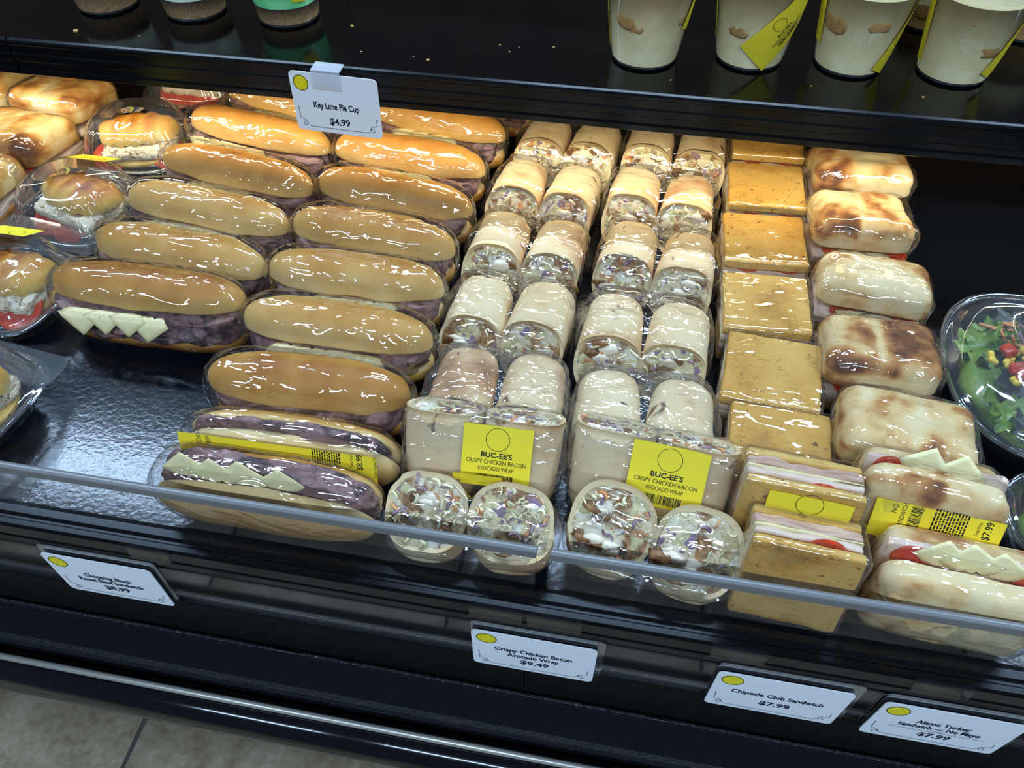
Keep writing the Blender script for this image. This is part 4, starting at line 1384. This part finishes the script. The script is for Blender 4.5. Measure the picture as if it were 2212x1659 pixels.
# ------------------------------------------------------------------ dessert cups on the shelf
def cup(name, loc, rz, label, group, layers, rb=0.042, rt=0.057, h=0.112, lid=True, labels=(), blobs=(), fill_h=0.097):
    root = empty(name, label, 'dessert cup', group, loc, rot(0, 0, rz))
    n = 56
    lp = lambda r, z, k=0, am=0: [(r * (1 + am * (1 if math.sin(k * 2 * PI * j / n) > 0 else 0)) * math.cos(2 * PI * j / n), r * (1 + am * (1 if math.sin(k * 2 * PI * j / n) > 0 else 0)) * math.sin(2 * PI * j / n), z) for j in range(n)]
    R_ = lambda z: rb + (rt - rb) * z / h
    mesh('cup', *loft([lp(rb * 0.9, 0.003), lp(rb * 0.94, 0.0005), lp(rb * 0.985, 0.0015), lp(rb, 0.004), lp(rb * 1.004, 0.008), lp(R_(0.010), 0.010), lp(R_(h * 0.5), h * 0.5), lp(rt, h), lp(rt + 0.002, h + 0.0015), lp(rt + 0.0025, h)], True, False), M['cup_clear'], root)
    z = 0.004
    for nm, mat, dz in layers:
        z1 = min(z + dz, fill_h)
        lo = [lp(R_(z) - 0.0016, z + 0.0004), lp(R_((z + z1) / 2) - 0.0013, (z + z1) / 2), lp(R_(z1) - 0.0016, z1)]
        if nm == 'topping':
            lo += [lp(R_(z1) * 0.6, z1 + 0.004), lp(R_(z1) * 0.2, z1 + 0.005)]
        V, F = loft(lo)
        V[:, 2] += (0.0016 if nm == 'crust' else 0.0) * pnoise(V * [1, 1, 0], 90, 3) * (V[:, 2] > z + 0.002)
        mesh(nm, V, F, M[mat], root)
        z = z1
    for k, (ang, zz, r) in enumerate(blobs):
        a = math.radians(ang)
        v, f = lump((0, 0, 0), r, 300 + k + int(ang), sq=(0.30, 1.3, 0.95))
        c, s = math.cos(a), math.sin(a)
        rr = R_(zz) - 0.0012
        v = np.stack([v[:, 0] * c - v[:, 1] * s + (rr - 0.0022) * c, v[:, 0] * s + v[:, 1] * c + (rr - 0.0022) * s, v[:, 2] + zz], 1)
        q = np.hypot(v[:, 0], v[:, 1])
        lim = (rb + (rt - rb) * v[:, 2] / h) - 0.0006
        sc = np.minimum(1, lim / np.maximum(q, 1e-6))
        v[:, 0] *= sc
        v[:, 1] *= sc
        mesh('cookie_piece', v, f, M['cookie'], root)
    if lid:
        n2 = 56
        lo = [lp(rt + 0.003, h - 0.007, 28, 0.012), lp(rt + 0.0035, h + 0.001, 28, 0.012), lp(rt + 0.0045, h + 0.002), lp(rt + 0.0045, h + 0.005), lp(rt + 0.002, h + 0.006), lp(rt - 0.002, h + 0.006), lp(rt - 0.004, h + 0.003), lp(rt * 0.4, h + 0.0032)]
        mesh('lid', *loft(lo, False, True), M['lid_clear'], root)
    slope = math.atan2(rt - rb, h)
    for (ang, zz, tilt, w, hh, prints) in labels:
        ca, sa = math.cos(math.radians(tilt)), math.sin(math.radians(tilt))

        def place(u, v, off, ang=ang, zz=zz, ca=ca, sa=sa):
            x, y = u * ca - v * sa, u * sa + v * ca
            z_ = zz + y * math.cos(slope)
            r_ = R_(z_) + 0.0012 + off
            a = math.radians(ang) + x / R_(zz)
            return (r_ * math.cos(a), r_ * math.sin(a), z_)
        put_label(root, w, hh, prints, place, nu=18, nv=18)
    return root


def pud_prints():
    return [xf(ring_vf(0.0085, 0.0005), 0, 0.011), xf(text_vf("BUC-EE'S", 0.0040, 0.021, 0.02), 0, -0.001), xf(text_vf('BANANA PUDDING SMALL', 0.0036, 0.044), 0, -0.0065), barcode(0, -0.0125, 0.034, 0.006)]


PUD = [('pudding', 'pudding', 0.12)]
CUPG = 'banana pudding cups on the shelf'
cup('pudding_cup', (-0.007, 0.990, SZ), 0, 'banana pudding cup with narrow yellow labels on both sides, at the end of its row', CUPG, PUD,
    labels=((182, 0.062, -4, 0.020, 0.10, []), (-12, 0.080, -18, 0.016, 0.07, [])), blobs=((236, 0.060, 0.011), (250, 0.055, 0.009), (-28, 0.062, 0.010)))
cup('pudding_cup', (0.126, 1.010, SZ), 0, 'banana pudding cup with a wide torn yellow label facing out', CUPG, PUD,
    labels=((-54, 0.056, 50, 0.100, 0.048, pud_prints()), (184, 0.065, 0, 0.012, 0.08, [])), blobs=((240, 0.050, 0.010),))
cup('pudding_cup', (0.250, 1.015, SZ), 0, 'banana pudding cup with two brown cookie spots and a slanting label', CUPG, PUD,
    labels=((-24, 0.055, 66, 0.105, 0.024, [xf(ring_vf(0.0085, 0.0005), -0.010, 0)]), (190, 0.065, 0, 0.020, 0.07, [])), blobs=((222, 0.062, 0.013), (-74, 0.068, 0.011)))
cup('pudding_cup', (0.375, 1.014, SZ), 0, 'banana pudding cup with one low brown cookie spot and a slanting label', CUPG, PUD,
    labels=((-30, 0.060, 66, 0.100, 0.022, [xf(ring_vf(0.0085, 0.0005), 0.006, 0)]), (186, 0.060, 0, 0.014, 0.09, [])), blobs=((-66, 0.046, 0.011), (250, 0.080, 0.006)))
cup('pudding_cup', (0.368, 1.160, SZ), 0, 'amber dessert cup standing behind the two end pudding cups', 'amber dessert cups', [('pudding', 'cookie', 0.02), ('filling', 'pudding', 0.1)], labels=((-40, 0.05, 0, 0.03, 0.02, []),), blobs=((250, 0.03, 0.012),))
cup('pudding_cup', (0.490, 1.150, SZ), 0, 'amber dessert cup standing behind the last pudding cup', 'amber dessert cups', [('pudding', 'cookie', 0.05), ('filling', 'pudding', 0.1)])
PIE = [('crust', 'crustcrumb', 0.024), ('filling', 'custard', 0.1)]
cup('pie_cup', (-0.774, 1.018, SZ), 0, 'pie cup with pale filling and a tall brown crust', 'pie cups on the shelf', [('crust', 'crustcrumb', 0.030), ('filling', 'custard', 0.1)])
cup('pie_cup', (-0.640, 1.020, SZ), 0, 'pie cup with speckled cream filling between the other pie cups', 'pie cups on the shelf', PIE, labels=((200, 0.085, 20, 0.02, 0.07, []),))
cup('pie_cup', (-0.503, 1.024, SZ), 0, 'key lime pie cup with mint green filling and yellow labels', 'pie cups on the shelf', [('crust', 'crustcrumb', 0.022), ('filling', 'lime', 0.1)],
    labels=((212, 0.075, 24, 0.020, 0.075, []), (-40, 0.072, -6, 0.022, 0.075, [])))

# ------------------------------------------------------------------ crumbs
rnd = random.Random(4)
cv, cf = rbox(0.003, 0.0024, 0.0016, 0.0007, 3)
crumb_me = None
for (x, y, s) in [(-0.279, 0.929, 1.5), (-0.771, 0.926, 2.2), (-0.406, 1.006, 1.6), (-0.371, 0.937, 0.9), (-0.196, 0.987, 1.0), (-0.180, 0.970, 0.9), (-0.125, 0.992, 1.1), (-0.30, 0.935, 0.8), (-0.79, 1.01, 1.3), (0.03, 0.93, 1.0), (0.20, 0.945, 0.9), (0.33, 0.94, 1.2), (-0.17, 0.985, 0.7), (-0.68, 0.93, 0.8)]:
    if crumb_me is None:
        o = mesh('crumb', cv, cf, M['cookie'])
        crumb_me = o.data
    else:
        o = bpy.data.objects.new('crumb', crumb_me)
        COL.objects.link(o)
    o.location = (x, y, SZ)
    o.scale = (s, s, s)
    o.rotation_euler = (0, 0, rnd.uniform(0, 6))
    tag(o, 'tiny tan crumb lying on the glossy black shelf', 'crumb', 'crumbs on the shelf')
